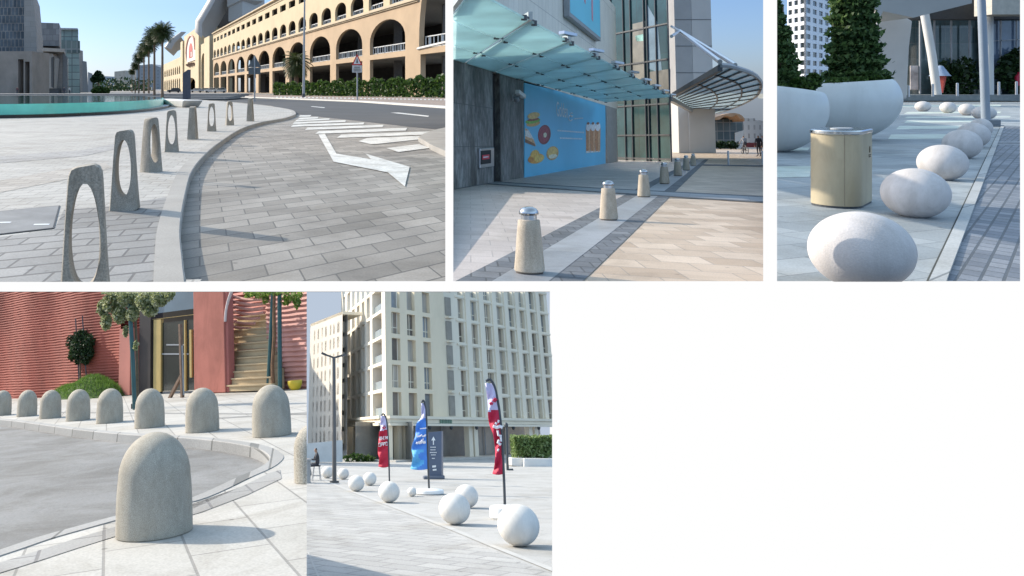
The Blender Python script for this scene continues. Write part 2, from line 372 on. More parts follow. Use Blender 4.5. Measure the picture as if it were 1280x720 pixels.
def camera_and_light():
    cd = bpy.data.cameras.new('camera'); cam = bpy.data.objects.new('camera', cd); COL.objects.link(cam)
    cam.location = CAM; cam.rotation_euler = (RD(90), 0, 0); cd.sensor_width = 36; cd.lens = 36 * FOC / 1280
    cd.shift_x = (640 - PX) / 1280; cd.shift_y = -(360 - PY) / 1280; cd.clip_start = .1; cd.clip_end = 450000; scene.camera = cam
    w = bpy.data.worlds.new('World'); scene.world = w; w.use_nodes = True; nt = w.node_tree
    sky = nt.nodes.new('ShaderNodeTexSky'); sky.sky_type = 'NISHITA'; sky.sun_disc = False
    sky.sun_elevation = math.asin(SUN.z); sky.sun_rotation = math.atan2(SUN.x, SUN.y); sky.altitude = 20; sky.air_density = 1.0; sky.dust_density = .6; sky.ozone_density = 2.0
    tc = nt.nodes.new('ShaderNodeTexCoord'); sp = nt.nodes.new('ShaderNodeSeparateXYZ'); rp = nt.nodes.new('ShaderNodeValToRGB'); mx = nt.nodes.new('ShaderNodeMix'); mx.data_type = 'RGBA'; mx.blend_type = 'MULTIPLY'; mx.inputs[0].default_value = 1
    e = rp.color_ramp.elements; e[0].position = 0; e[0].color = HZ[0] + (1,); e[1].position = .5; e[1].color = HZ[3] + (1,); q = e.new(.1); q.color = HZ[1] + (1,); q = e.new(.2); q.color = HZ[2] + (1,)   # sky dimmed near the horizon, boosted overhead to add fill light
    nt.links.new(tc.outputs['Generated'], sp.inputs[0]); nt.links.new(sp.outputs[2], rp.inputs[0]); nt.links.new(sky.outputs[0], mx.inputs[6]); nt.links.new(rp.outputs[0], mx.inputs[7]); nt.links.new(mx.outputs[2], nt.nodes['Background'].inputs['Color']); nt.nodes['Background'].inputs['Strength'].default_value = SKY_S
    ld = bpy.data.lights.new('sun', 'SUN'); ld.energy = SUN_S; ld.angle = RD(.6); ld.color = (1, .91, .78)
    l = bpy.data.objects.new('sun', ld); COL.objects.link(l); l.rotation_euler = SUN.to_track_quat('Z', 'Y').to_euler()
    v = scene.view_settings; v.view_transform = 'Standard'; v.look = 'None'; v.gamma = 1; v.exposure = EXPO; v.use_curve_mapping = False
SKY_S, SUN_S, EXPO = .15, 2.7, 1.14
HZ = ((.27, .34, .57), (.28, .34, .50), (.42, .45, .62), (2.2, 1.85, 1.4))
# ================================================================ the added glowing stand: slab edge, two mullions and the blank white board
def stand():
    y = 352.8; k = lambda px, py, d=0: CAM + ray(px, py) * (y + d)
    W = type('W', (), {'M': Matrix.Identity(4)})
    r = bpy.data.objects.new('added_glow_stand', None); COL.objects.link(r); r.location = k(900, 720); L = Matrix.Translation(r.location); LOCAL[r.name] = (W, L)
    tag(r, 'added glowing white display stand with one large blank board at lower right', 'display stand')
    wm = glow('glowing_white', (1, 1, 1), 1.0 / 2 ** EXPO * 1.0)  # plain white board and bars made to glow; no lamp behind them
    def slab(a, b, c, d, dep):
        m = MB(); q = [k(a, c), k(b, c), k(b, d), k(a, d)]; m.prism(q, (0, dep * 18, 0)); return m
    part('blank_board', slab(690.3, 1420, 364.6, 800, .25), wm, r)
    part('rail', slab(-140, 1420, 352.2, 364.5, .06), wm, r)
    part('mullion', slab(557, 566.6, -60, 352.1, .06), wm, r)
    part('mullion', slab(955.5, 971.3, -60, 352.1, .06), wm, r)
    part('mullion', slab(1277.6, 1300, -60, 352.1, .06), wm, r)
# ================================================================ boulevard
def oval_bollard(m):
    mb = MB(); H = 1.0; N = 64
    def out(a):                                                       # outline: tapered slab with rounded, slightly sloping top
        pts = [(-.165, 0), (-.158, .1), (-.145, .3), (-.128, .6), (-.112, .86), (-.106, .93), (-.09, .968), (-.06, .982), (0, .992), (.06, 1.0), (.088, .99), (.108, .95), (.114, .88), (.128, .6), (.145, .3), (.16, .1), (.17, 0)]
        return pts
    # resample outline to N points by arc length; the hole gets N matching points
    P = out(0); seg = [0]
    for a, b in zip(P, P[1:] + P[:1]): seg.append(seg[-1] + math.dist(a, b))
    tot = seg[-1]; O = []
    for i in range(N):
        s = tot * i / N; j = max(q for q in range(len(P)) if seg[q] <= s); a = P[j]; b = P[(j + 1) % len(P)]; t = (s - seg[j]) / max(1e-9, seg[j + 1] - seg[j]); O.append((a[0] + (b[0] - a[0]) * t, a[1] + (b[1] - a[1]) * t))
    I = []
    for x, z in O:
        a = math.atan2((z - .52) / .36, (x) / .09); I.append((.092 * cos(a) * (1 - .12 * sin(a)), .525 + .355 * sin(a)))
    th = lambda z: .135 - .055 * z
    def ring(pts, sh, s): return [mb.bm.verts.new((p[0] + (c[0] - p[0]) * sh, s * (th(p[1]) - (0 if sh else .022)), p[1])) for p, c in pts]
    loops = []
    for s in (1, -1):
        oe = ring(list(zip(O, I)), 0, s); oi = ring(list(zip(O, I)), .16, s); ii = ring(list(zip(I, O)), .16, s); ie = ring(list(zip(I, O)), 0, s); loops.append((oe, oi, ii, ie))
        for a, b in ((oe, oi), (oi, ii), (ii, ie)):
            for q in range(N): mb._f([a[q], a[(q + 1) % N], b[(q + 1) % N], b[q]], True)
    for w in (0, 3):
        a, b = loops[0][w], loops[1][w]
        for q in range(N): mb._f([a[q], a[(q + 1) % N], b[(q + 1) % N], b[q]], True)
    return mb
def palm_tree(P, name, label, H, r, group, lean=0.0, nf=46, droop=1.0, tr=.2):
    t = thing(P, name, label, 'palm tree', group=group)
    mb = MB(); mb.tube([(lean * (i / 8) ** 1.5, 0, H * i / 8) for i in range(9)], [tr * (1.25 if i == 0 else 1 - .25 * i / 8 + .04 * (i % 2)) for i in range(9)], 10)
    part('trunk', mb, M['bark'], t, raw=True)
    mb = MB()
    for k in range(nf):
        az = k * 2.39996 + rng.uniform(-.2, .2); el = 1.25 - 2.0 * (k / nf) ** .9; L = r * rng.uniform(.85, 1.1); pts = []; p = V((lean, 0, H)); d = V((cos(az) * cos(el), sin(az) * cos(el), sin(el)))
        for j in range(9):
            pts.append(p.copy()); p = p + d * L / 8; d = (d + V((0, 0, -.13 * droop))).normalized()
        for j in range(1, 9):
            q = pts[j]; d = (pts[j] - pts[j - 1]).normalized(); s = d.cross(V((0, 0, 1)))
            s = s.normalized() if s.length > .05 else V((1, 0, 0)); ll = r * .42 * sin(pi * min(1, (j + .6) / 9.2)) 
            for sg in (-1, 1):
                for h in (0, .5):
                    a = q - d * (L / 8) * h; tip = a + (d * .75 + s * sg * .75 + V((0, 0, -.28))) * ll * rng.uniform(.8, 1.15)
                    mb.poly([a, a + d * L * .035, tip + d * .01, tip - d * L * .01])
        mb.tube(pts, [r * .018] * 9, 4)
    part('crown', mb, M['palm'], t, raw=True); return t
def car(P, label, loc, rz, colr, group, L=4.5):
    t = thing(P, 'parked_car', label, 'car', loc, rz, group); mb = MB()
    prof = [(-2.2, .35), (2.2, .35), (2.25, .75), (2.1, .95), (1.1, 1.05), (.5, 1.62), (-1.5, 1.66), (-2.1, 1.15), (-2.25, .9)]
    mb.prism([(x, -.85, z) for x, z in prof], (0, 1.7, 0)); part('body', mb, mat('car_paint', colr, .3, .03, 1, coat=.5), t, raw=True, bevel=.06)
    for s in (-1, 1):
        m2 = MB(); m2.prism([(x, s * .852, z) for x, z in [(1.0, 1.08), (.45, 1.53), (-1.4, 1.56), (-1.85, 1.12)]], (0, s * .01, 0)); part('side_window', m2, M['glass'], t, raw=True)
        for x in (-1.4, 1.4):
            m3 = MB(); m3.tube([(x, s * .68, .34), (x, s * .88, .34)], .34, 16); part('wheel', m3, M['black'], t, raw=True)
        m4 = MB(); m4.box((2.22, s * .62, .78), (.08, .3, .14)); part('headlight', m4, M['white'], t, raw=True)
    m5 = MB(); m5.prism([(1.06, -.7, 1.09), (1.06, .7, 1.09), (.55, .62, 1.56), (.55, -.62, 1.56)], (.03, 0, .03)); part('windscreen', m5, M['glass'], t, raw=True)
    return t
def boulevard():
    global BK; BK = 54.0
    P = A; g = P.g; K1 = .13
    clip = dict(x1=558); clipg = dict(x1=560, y1=352.35)
    # --- ground
    mb = MB(); mb.poly([(-6.5, 6.4, 0), (1.2, 6.4, 0), (330, 3000, 0), (-2400, 3000, 0)])
    solo(P, 'ground', mb, pavers('driveway_setts', (.20, .182, .158), (.31, .284, .25), (.12, .112, .10), .54, .21, RD(-24), .008, sq=.45, var=.32, vs=.6), kind='structure', clip=clipg)
    low = curve([g(x, y, K1) for x, y in [(233, 372), (232, 351), (229, 326), (226, 283), (232.5, 241), (241, 213), (257, 193), (275, 178), (302, 161), (327, 153), (354, 148), (366, 144.5), (370, 141.5), (363, 137), (339, 133), (310, 130), (278, 127), (235, 123.5), (200, 121)]])
    top = [V((p.x, p.y, 0)) for p in low]
    mb = MB(); o = [(p.x, p.y, K1) for p in top]; far = [(-120, 330, K1), (-900, 700, K1), (-900, 330, K1), (-9, 6.2, K1), (top[0].x, 6.2, K1)]
    mb.poly(o + far); bmesh.ops.triangulate(mb.bm, faces=mb.bm.faces[:])
    solo(P, 'plaza_pavement', mb, pavers('plaza_setts', (.36, .342, .31), (.43, .406, .37), (.27, .255, .23), .34, .15, RD(-12), .010, sq=.45, var=.14, vs=.25), kind='structure', clip=clipg)
    mb = MB(); ribbon(mb, top, .24, -.02, K1 + .012); solo(P, 'kerb', mb, M['kerbstone'], kind='structure', clip=clipg)
    def sheet(name, px, m, z, clip_=clipg): 
        mb = MB(); mb.poly([g(x, y, z) for x, y in px]); bmesh.ops.triangulate(mb.bm, faces=mb.bm.faces[:]); return solo(P, name, mb, m, kind='structure', clip=clip_)
    sheet('paving_patch', [(-40, 300), (1, 296), (68, 287), (80, 262), (140, 258), (209, 246), (212, 262), (209, 290), (206, 320), (204, 366), (-40, 366)], pavers('dark_setts', (.21, .205, .195), (.29, .28, .265), (.12, .115, .11), .42, .17, RD(-14), .012, sq=.45, var=.22, vs=.5), K1 + .004)
    sheet('paving_band', [(-60, 236), (70, 213), (132, 203), (140, 210), (75, 226), (-60, 252)], pavers('tan_setts', (.36, .325, .285), (.43, .39, .34), (.27, .25, .22), .34, .15, RD(-12), .010, sq=.45), K1 + .004)
    sheet('paving_stripe', [(-60, 200), (100, 188), (165, 176), (172, 180), (105, 195), (-60, 209)], pavers('grey_setts', (.3, .29, .275), (.36, .345, .325), (.22, .21, .2), .34, .15, RD(-12), .010, sq=.45), K1 + .004)
    sheet('road', [(-150, 115.6), (100, 116.5), (278, 121), (376, 125), (449, 128), (564, 136.5), (564, 163.5), (500, 157), (430, 149), (371, 143), (339, 132), (310, 129), (278, 126), (190, 120), (60, 117.6), (-150, 116.6)], M['asphalt'], .008)
    # --- markings
    paint = mat('road_paint', (.66, .65, .615), .7, .1, 2.5, speck=.25, sps=22, stain=.28, sts=1.6)
    zz = lambda l: [(278 + x / 4.09, y / 4.09) for x, y in l]
    bars = [zz([(388, 597), (400, 589), (455, 588), (447, 596)]), zz([(384, 611), (396, 602), (490, 597), (488, 605)]), zz([(368, 622), (380, 613), (548, 605), (546, 612)]), zz([(358, 634), (368, 625), (632, 614), (628, 623)]), zz([(350, 648), (362, 638), (726, 626), (720, 636)]),
            zz([(422, 664), (436, 652), (824, 638), (818, 650)]), zz([(474, 684), (494, 670), (945, 653), (938, 667)]), zz([(584, 705), (608, 688), (1080, 671), (1070, 687)]), [(448, 176.5), (459, 172.5), (538, 169.5), (536, 173), (470, 180), (463, 180)], [(483, 185), (524, 180), (537, 185), (498, 190)]]
    mb = MB()
    for b in bars: mb.poly([g(x, y, .016) for x, y in b])
    solo(P, 'crosswalk_marking', mb, paint, kind='structure', clip=clipg)
    mb = MB(); mb.poly([g(x, y, .016) for x, y in [(398, 168), (406, 167), (420.5, 192), (464, 199), (457, 192), (512, 208.5), (506, 233), (485, 215.5), (417, 202)]]); bmesh.ops.triangulate(mb.bm, faces=mb.bm.faces[:])
    solo(P, 'arrow_marking', mb, paint, kind='structure', clip=clipg)
    mb = MB()
    for b in (zz([(858, 576), (900, 575), (1058, 592), (1050, 597)]), zz([(450, 545), (460, 543), (525, 549), (520, 552)])): mb.poly([g(x, y, .016) for x, y in b])
    solo(P, 'lane_marking', mb, paint, kind='structure', clip=clipg)
    # --- corner island and far pavement
    isl = [(523, 177), (530, 172), (545, 166.5), (566, 161.5), (566, 200), (556, 195.5), (540, 188)]
    mb = MB(); mb.prism([g(x, y, 0) for x, y in isl], (0, 0, .14)); solo(P, 'corner_pavement', mb, M['kerbstone'], kind='structure', clip=clip)
    top_ = [(200, 116.6), (278, 117.6), (345, 119.8), (449, 121.6), (566, 123.6)]; bot_ = [(566, 136), (449, 127.6), (376, 124.6), (278, 120.6), (200, 118.2)]
    mb = MB(); mb.prism([g(x, y, 0) for x, y in top_ + bot_], (0, 0, .15)); solo(P, 'far_pavement', mb, pavers('brick_pavement', (.3, .22, .17), (.38, .28, .22), (.2, .16, .13), .4, .2, 0, .02), kind='structure', clip=clip)
    mb = MB(); ln = [g(x, y, 0) for x, y in [(200, 118.3), (278, 120.7), (376, 124.7), (449, 127.7), (566, 136.1)]]; ribbon(mb, ln, .9, 0, .165); solo(P, 'far_kerb', mb, mat('pale_kerb', (.55, .53, .48), .8, .12), kind='structure', clip=clip)
    mb = MB()
    for i in range(46):
        a = 345 + i * 5; x0, x1 = a, a + 2.6; y = lambda x: 121.3 + (x - 345) * .0155
        mb.poly([g(x0, y(x0) - .5, .17), g(x1, y(x1) - .5, .17), g(x1, y(x1) + .7, .17), g(x0, y(x0) + .7, .17)])
    solo(P, 'kerb_marking', mb, paint, kind='structure', clip=clip)
    # --- manhole plate
    t = thing(P, 'access_cover', 'large flat grey access cover with black edge set in the paving beside oval bollards', 'access cover', g(35, 275, K1))
    q = [(-30, 266.5), (75, 256.5), (67.5, 285), (-30, 296)]; c = g(25, 275, K1)
    fr = [g(x, y, K1 + .010) for x, y in q]; mb = MB(); mb.prism([V((p.x, p.y, K1 + .002)) for p in fr], (0, 0, .007)); part('rim', mb, M['black'], t)
    inn = [p + (c - p) * .035 for p in fr]; mb = MB(); mb.prism([V((p.x, p.y, K1 + .002)) for p in inn], (0, 0, .009)); part('plate', mb, mat('cover_plate', (.2, .195, .185), .6, .15, 2, speck=.1, stain=.2), t)
    for x, y in ((4, 278), (52, 280.5)): p = g(x, y, K1 + .012); mb = MB(); mb.box(p, (.16, .05, .004), .1); part('lifting_slot', mb, M['white'], t)
    # --- bollards
    stone = mat('speckled_granite', (.40, .36, .30), .75, .1, 3, .25, 90, speck=.42, sps=75, stain=.3, sts=3)
    spec = [((107, 391), 186, 16), ((156, 262), 100, 4), ((189, 214.5), 68, 52), ((214.5, 189.5), 52, 10), ((241, 174), 41, 86), ((264.5, 164), 35, 8), ((287, 156.5), 30, 24), ((313, 151.5), 29, 82)]
    lab = ['largest oval-hole granite bollard, nearest the camera and cut off by the lower edge', 'oval-hole granite bollard standing whole, second from the camera, its long shadow crossing the kerb', 'oval-hole granite bollard turned half sideways, third along the kerb', 'oval-hole granite bollard fourth along the kerb, between two sideways ones', 'oval-hole granite bollard turned fully edge-on, fifth along the kerb', 'slim oval-hole granite bollard sixth along the kerb, just past the edge-on one', 'small oval-hole granite bollard second from the far end of the kerb row', 'farthest granite bollard, edge-on at the tip of the curved kerb']
    me = None
    for (px, h, yaw), lb in zip(spec, lab):
        p = g(px[0], px[1], K1); s = h * P.px(p)
        if me is None:
            mb = oval_bollard(s); mb.bm.transform(Matrix.Translation(p) @ Matrix.Rotation(RD(yaw), 4, 'Z') @ Matrix.Scale(s, 4)); tag(solo(P, 'oval_bollard', mb, stone, clip=dict(y1=352.2)), lb, 'bollard', 'oval-hole bollards along the curved kerb'); me = 0; continue
        if me == 0: o = solo(P, 'oval_bollard', oval_bollard(s), stone, centre=False); me = o
        else: o = me.copy(); COL.objects.link(o)
        tag(o, lb, 'bollard', 'oval-hole bollards along the curved kerb'); o.matrix_world = P.M @ Matrix.Translation(p) @ Matrix.Rotation(RD(yaw), 4, 'Z') @ Matrix.Scale(s, 4)
    # --- pool
    pl = [V(p) for p in [(-70, 36), (-45, 37), (-30, 38.3), (-18.4, 40.8), (-15.3, 45), (-14.3, 51), (-14.6, 58), (-16.2, 68), (-20, 80), (-28, 93), (-45, 100), (-70, 104), (-95, 100), (-105, 70)]]
    pl = [V((p.x, p.y, 0)) for p in pl]; cc = curve(pl + pl[:1], 5)[:-1]
    t = thing(P, 'pool', 'raised round pool with turquoise overflowing wall and dark base at left of the boulevard', 'pool', (-50, 68, K1))
    ctr = V((-50, 68, 0)); off = lambda k: [ctr + (p - ctr) * k for p in cc]
    def ringwall(k, z0, z1):
        m = MB(); a = [m.bm.verts.new((p.x, p.y, z0)) for p in off(k)]; b = [m.bm.verts.new((p.x, p.y, z1)) for p in off(k)]; n = len(a)
        for i in range(n): m._f([a[i], a[(i + 1) % n], b[(i + 1) % n], b[i]], True)
        m._f(b, False); return m
    part('base', ringwall(1.0, K1 + .002, K1 + .17), mat('wet_black_stone', (.02, .022, .022), .25, .3), t)
    part('wall', ringwall(.985, K1 + .16, K1 + .72), mat('turquoise_tiles', (.17, .66, .54), .22, .1, .8, .15, 5), t)
    part('water', ringwall(.982, K1 + .71, K1 + .735), mat('pool_water', (.03, .1, .09), .05, .2, .3, .25, 1.2, spec=.7), t)
    mb = MB()
    for i in range(4): mb.box((-110, 118 + i * 5 + 8, K1 + .1 + .18 * i), (180, 16, .18 + .01 * i))
    solo(P, 'stone_steps', mb, mat('step_stone', (.2, .19, .18), .8), 'low grey stone steps behind the round pool', 'steps')
    # --- planter bench, sign pylon
    b0 = g(192, 131.5, K1); b1 = g(229, 134.6, K1); u = (b1 - b0); n = V((-u.y, u.x, 0)).normalized(); mb = MB()
    q = [b0, b1, b1 + n * 1.6, b0 + n * 1.6]; c = sum(q, V()) / 4
    for p in [0]:
        lo = [mb.bm.verts.new(c + (x - c) * .86) for x in q]; hi = [mb.bm.verts.new(c + (x - c) * 1.03 + V((0, 0, .6))) for x in q]; mb._f(lo[::-1]); mb._f(hi)
        for i in range(4): mb._f([lo[i], lo[(i + 1) % 4], hi[(i + 1) % 4], hi[i]])
    solo(P, 'bench', mb, mat('white_concrete', (.62, .6, .57), .6), 'long white tapered concrete bench beside the end of the round pool', 'bench', bevel=.08)
    d = g(231, 125, K1).y; W = lambda x, y: P.at(x, y, d); mb = MB(); mb.prism([W(228.3, 126), W(234.8, 123.4), W(234.8, 87), W(228.6, 91.5)], (.3, .5, 0))
    solo(P, 'sign_pylon', mb, mat('navy_panel', (.05, .055, .075), .35, .1), 'dark blue slanted sign pylon standing in front of the arcade gate', 'sign')
    # --- palms
    pal = [((203, 124), 41.5), ((193, 123.2), 46), ((186, 122), 57), ((180, 120.8), 64), ((173.6, 119.6), 73), ((169, 118.4), 83), ((165, 117.4), 90)]
    plab = ['tallest palm tree, nearest and rightmost of the avenue row', 'second tallest palm, crown overlapping the nearest palm', 'third palm of the avenue row counted from the right', 'fourth palm of the avenue row counted from the right', 'fifth palm of the avenue row counted from the right', 'sixth palm of the avenue row, second smallest', 'smallest, farthest palm of the avenue row']
    pt = palm_tree(P, 'palm_tree', plab[0], 10.2, 1.95, 'palms in a row along the boulevard', nf=90, droop=.75)
    for i, ((x, yb), yc) in enumerate(pal):
        dd = 8600 / (112 - yc); p = V(((x - 450) / 1000 * dd, dd, K1)); rz = i * 1.3
        if i == 0: place(pt, P, p, rz)
        else: dup(pt, P, p, rz, 1.0, plab[i])
    p = g(371, 113, 0); p = V(((370.5 - 450) * .24, 240, 0)); t = palm_tree(P, 'date_palm', 'bushy date palm standing behind the hedge in front of the arcade', 9.6, 5.2, None, nf=60, droop=1.5, tr=.7); place(t, P, p, 0)
    # --- hedge
    mb = MB(); h0, h1 = g(343, 119.6), g(566, 122.9); hd = (h1 - h0)
    def hf():
        s = rng.random(); a = h0 + hd * s; hh = 2.9 + .9 * s + .35 * sin(s * 60) + .25 * sin(s * 140); f = rng.random()
        if f < .55: return a + V((rng.uniform(-.3, .3), rng.uniform(-.3, .35), .15 + rng.uniform(0, hh)))
        return a + V((0, rng.uniform(0, 5), hh + rng.uniform(-.5, .12)))
    mb.leaves(9000, .75, hf); solo(P, 'hedge', mb, M['green'], 'long clipped green hedge along the far pavement in front of the arcade', 'hedge', clip=clip)
    # --- street lamp and signs
    t = thing(P, 'street_lamp', 'tall slim dark street lamp pole rising out of view before the arcade', 'street lamp', g(379.5, 122.5)); b = g(379.5, 122.5); mb = MB(); mb.tube([b, b + V((.1, 0, 12)), b + V((.25, 0, 22))], [.26, .2, .13], 10); part('pole', mb, M['gsteel'], t)
    mb = MB(); mb.tube([b, b + V((0, 0, .8))], .34, 10); part('base', mb, M['dsteel'], t); mb = MB(); mb.box(b + V((-.6, 0, 22)), (2, .5, .2)); part('lamp_head', mb, M['gsteel'], t)
    b = g(446.5, 126); d = b.y; t = thing(P, 'warning_sign', 'red-bordered triangular warning sign over a white plate, facing the camera', 'road sign', b); W = lambda x, y, o=0: P.at(x, y, d - o)
    mb = MB(); mb.tube([b, W(446.5, 69)], .1, 8); part('post', mb, M['gsteel'], t)
    red = mat('sign_red', (.5, .02, .02), .4); mb = MB(); mb.prism([W(439.6, 81.3, .12), W(453, 81.3, .12), W(446.4, 67.3, .12)], (0, .03, 0)); part('triangle_plate', mb, red, t)
    mb = MB(); mb.prism([W(441.8, 80, .14), W(450.9, 80, .14), W(446.4, 70.4, .14)], (0, .01, 0)); part('triangle_face', mb, mat('sign_white', (.6, .56, .55), .5), t)
    mb = MB()
    for q in ([(445.4, 78.8), (447.4, 78.8), (447, 75), (445.8, 75)], [(445.7, 74.6), (447.1, 74.6), (446.9, 73.2), (445.9, 73.2)]): mb.prism([W(x, y, .15) for x, y in q], (0, .006, 0))
    part('pictogram', mb, M['black'], t)
    mb = MB(); mb.prism([W(440.2, 90.6, .12), W(452.4, 90.6, .12), W(452.4, 81.7, .12), W(440.2, 81.7, .12)], (0, .03, 0)); part('text_plate', mb, mat('plate_white', (.5, .48, .46), .5), t)
    mb = MB()
    for y, x0, x1 in ((84, 443, 450), (86.4, 442, 450.6), (88.6, 442, 451)):
        x = x0
        while x < x1: w = rng.uniform(.5, 1.3); mb.prism([W(x, y + .6, .14), W(min(x1, x + w), y + .6, .14), W(min(x1, x + w), y - .6, .14), W(x, y - .6, .14)], (0, .006, 0)); x += w + .35
    part('lettering', mb, M['black'], t)
    b = g(318.3, 127.5); d = b.y; t = thing(P, 'road_sign', 'dark unlit back of a triangular road sign with a plate below, near the far bollard', 'road sign', b); W = lambda x, y, o=0: P.at(x, y, d - o)
    mb = MB(); mb.tube([b, W(318.3, 70)], .09, 8); part('post', mb, M['gsteel'], t)
    bk = mat('sign_back_grey', (.1, .11, .115), .5); mb = MB(); mb.prism([W(309.8, 84, -.12), W(326.5, 84, -.12), W(318.4, 68.6, -.12)], (0, .04, 0)); part('triangle_plate', mb, bk, t)
    mb = MB(); mb.prism([W(310.5, 92.8, -.12), W(325.5, 92.8, -.12), W(325.5, 84.6, -.12), W(310.5, 84.6, -.12)], (0, .04, 0)); part('text_plate', mb, bk, t)
    arcade(); left_blocks(); boulevard_far()
def arcade():
    P = A; K = 68000.0; clip = dict(x1=558.5)
    du = V((-.313, 1, 0)); inn = V((.954, .299, 0)); O = V((68, 0, 0)); pos = lambda D, z=0, dp=0: O + du * D + inn * dp + V((0, 0, z)); Dx = lambda px: K / (px - 137)
    t = thing(P, 'arcade_building', 'long sand-coloured parking building with tiers of round arches, running along the right of the boulevard', 'building', pos(350))
    tan = mat('tan_render', (.41, .295, .185), .85, .1, .12, .1, 3); pale = mat('pale_render', (.5, .4, .255), .85, .08, .12, .1, 3); trim = mat('trim_render', (.46, .37, .25), .8, .1, .3)
    D0, pit, hw = 196.5, 31.3, 12.5; lo, up = MB(), MB()
    lo.wall(pos(0), du, inn, rect(176.6, D0 - pit / 2, 0, 21.3), depth=3); up.wall(pos(0), du, inn, rect(176.6, D0 - pit / 2, 21.3, 38), depth=3)
    lo.wall(pos(0), du, inn, rect(138, 176.6, 0, 38), [rect(141, 175, .2, 9.3), arch(140, 175.8, 10.6, 12, 35, 24)], 1.2)
    rail = None; rail2 = None
    def railing(w, z, n):
        m = MB(); m.bar((0, 0, z), (0, 0, z), .1, .1) if 0 else None
        a = V((0, 0, 0)) - du * w; b = du * w
        m.bar(a + V((0, 0, z)), b + V((0, 0, z)), .25, .22); m.bar(a + V((0, 0, .25)), b + V((0, 0, .25)), .2, .15)
        for i in range(n + 1): q = a + (b - a) * i / n; m.bar(q, q + V((0, 0, z)), .22 if i % 3 else .55, .2)
        return m
    rm = mat('railing_paint', (.5, .5, .48), .5)
    for i in range(11):
        c = D0 + pit * i
        lo.wall(pos(0), du, inn, rect(c - pit / 2, c + pit / 2, 0, 21.3), [rect(c - hw, c + hw, .1, 9.3), arch(c - hw, c + hw, 10.6, 13.8, 18.8)], .9)
        m = railing(hw, 1.9, 14); m.bm.transform(Matrix.Translation(pos(c, 10.6, 1.0))); part('railing', m, rm, t, clip)
        for s in (-1, 1):
            q = c + s * pit / 4
            up.wall(pos(0), du, inn, rect(q - pit / 4, q + pit / 4, 21.3, 38), [arch(q - 5.6, q + 5.6, 22.2, 24.8, 27.2), rect(q - 5.1, q + 5.1, 32.3, 34.8)], .7)
            m = railing(5.6, 1.35, 6); m.bm.transform(Matrix.Translation(pos(q, 22.2, .9))); part('railing', m, rm, t, clip)
    m = railing(17.5, 2.6, 16); m.bm.transform(Matrix.Translation(pos(158, 10.6, 1.5))); part('railing', m, rm, t, clip)
    part('lower_wall', lo, tan, t, clip); part('upper_wall', up, pale, t, clip)
    m = MB(); m.bar(pos(176, 21.6, -.3), pos(525, 21.6, -.3), .9, .55); m.bar(pos(176, 21.15, -.15), pos(525, 21.15, -.15), .5, .3); part('cornice', m, trim, t, clip)
    m = MB(); m.bar(pos(140, 38.3, -.2), pos(525, 38.3, -.2), 1.6, .6); m.bar(pos(140, 36.9, -.1), pos(525, 36.9, -.1), .4, .25); part('parapet', m, trim, t, clip)
    m = MB(); pts = [pos(p[0], p[1], -.15) for p in arch(140, 175.8, 10.6, 12, 35, 24)[1:][::-1]]; m.tube([pos(176.2, 10.6, -.15)] + [p for p in pts[:20]], .3, 6); part('arch_moulding', m, mat('white_moulding', (.6, .58, .54), .7), t, clip)
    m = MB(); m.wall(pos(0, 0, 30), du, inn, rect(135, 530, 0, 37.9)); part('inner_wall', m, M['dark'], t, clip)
    m = MB()
    for z in (9.35, 21.2, 30.5, 37.4): m.prism([pos(138, z, 1.3), pos(528, z, 1.3), pos(528, z, 30), pos(138, z, 30)], (0, 0, .9 if z < 10 else .3))
    part('floor_slab', m, mat('slab_concrete', (.2, .19, .175), .9), t, clip)
    cm = mat('column_concrete', (.13, .12, .11), .9)
    for i in range(-1, 12): m = MB(); m.box(pos(D0 + pit * (i + .5), 10.5, 9), (2.2, 2.2, 21)); part('column', m, cm, t, clip)
    # gate end
    w = lambda a, b, z, dep=20, z0=0, holes=(), mt=pale, nm='gate_wall': part(nm, MB().wall(pos(0, 0, -1.5 if nm == 'pier' else 0), du, inn, rect(Dx(b), Dx(a), z0, z), holes, 4, thick=dep), mt, t)
    w(257.8, 264.6, 37.5, 12, nm='pier'); w(250.8, 257.8, 35, holes=[arch(Dx(257), Dx(251.6), .2, 20, 28)])
    w(246.4, 250.8, 51, 14, nm='pier'); w(230.3, 246.4, 50, holes=[arch(Dx(244.5), Dx(233), .2, 6, 11.5)])
    w(227.6, 230.3, 46, 14, nm='pier')
    holes = []; x = 205.5
    while x < 227: holes += [arch(Dx(x + 1.5), Dx(x), 1, 9, 13, 8), arch(Dx(x + 1.5), Dx(x), 17, 21, 25, 8)]; x += 2.6
    w(203.5, 227.6, 33, holes=holes)
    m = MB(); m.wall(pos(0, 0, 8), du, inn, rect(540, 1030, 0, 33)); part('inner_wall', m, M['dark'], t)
    em = thing_part = part('emblem', MB().wall(pos(0, 0, -.8), du, inn, arch(Dx(245.4), Dx(234.6), 25, 33, 46, 16), thick=.7), mat('emblem_white', (.62, .56, .5), .7), t)
    m = MB(); A0 = arch(Dx(245.4), Dx(234.6), 25, 33, 46, 16); m.tube([pos(a, z, -1.2) for a, z in A0[1:]], .7, 6); part('emblem_ring', m, mat('emblem_pink', (.5, .25, .2), .7), t, sub=em)
    m = MB(); c0, c1 = Dx(242), Dx(237.6); m.wall(pos(0, 0, -1.1), du, inn, arch(c0, c1, 28, 34, 40, 10), [rect(c0 + 6, c1 - 12, 27.9 + .6, 33)], .25, thick=.25); part('emblem_motif', m, mat('emblem_red', (.4, .06, .05), .7), t, sub=em)
    m = MB(); a, b = Dx(244.5), Dx(235.5)
    for i in range(9): q = a + (b - a) * (i + .5) / 9; m.box(pos(q, 22 + (i % 3) * .4, -.7), (3.2, 3.2, 1.0 + (i % 2) * .9))
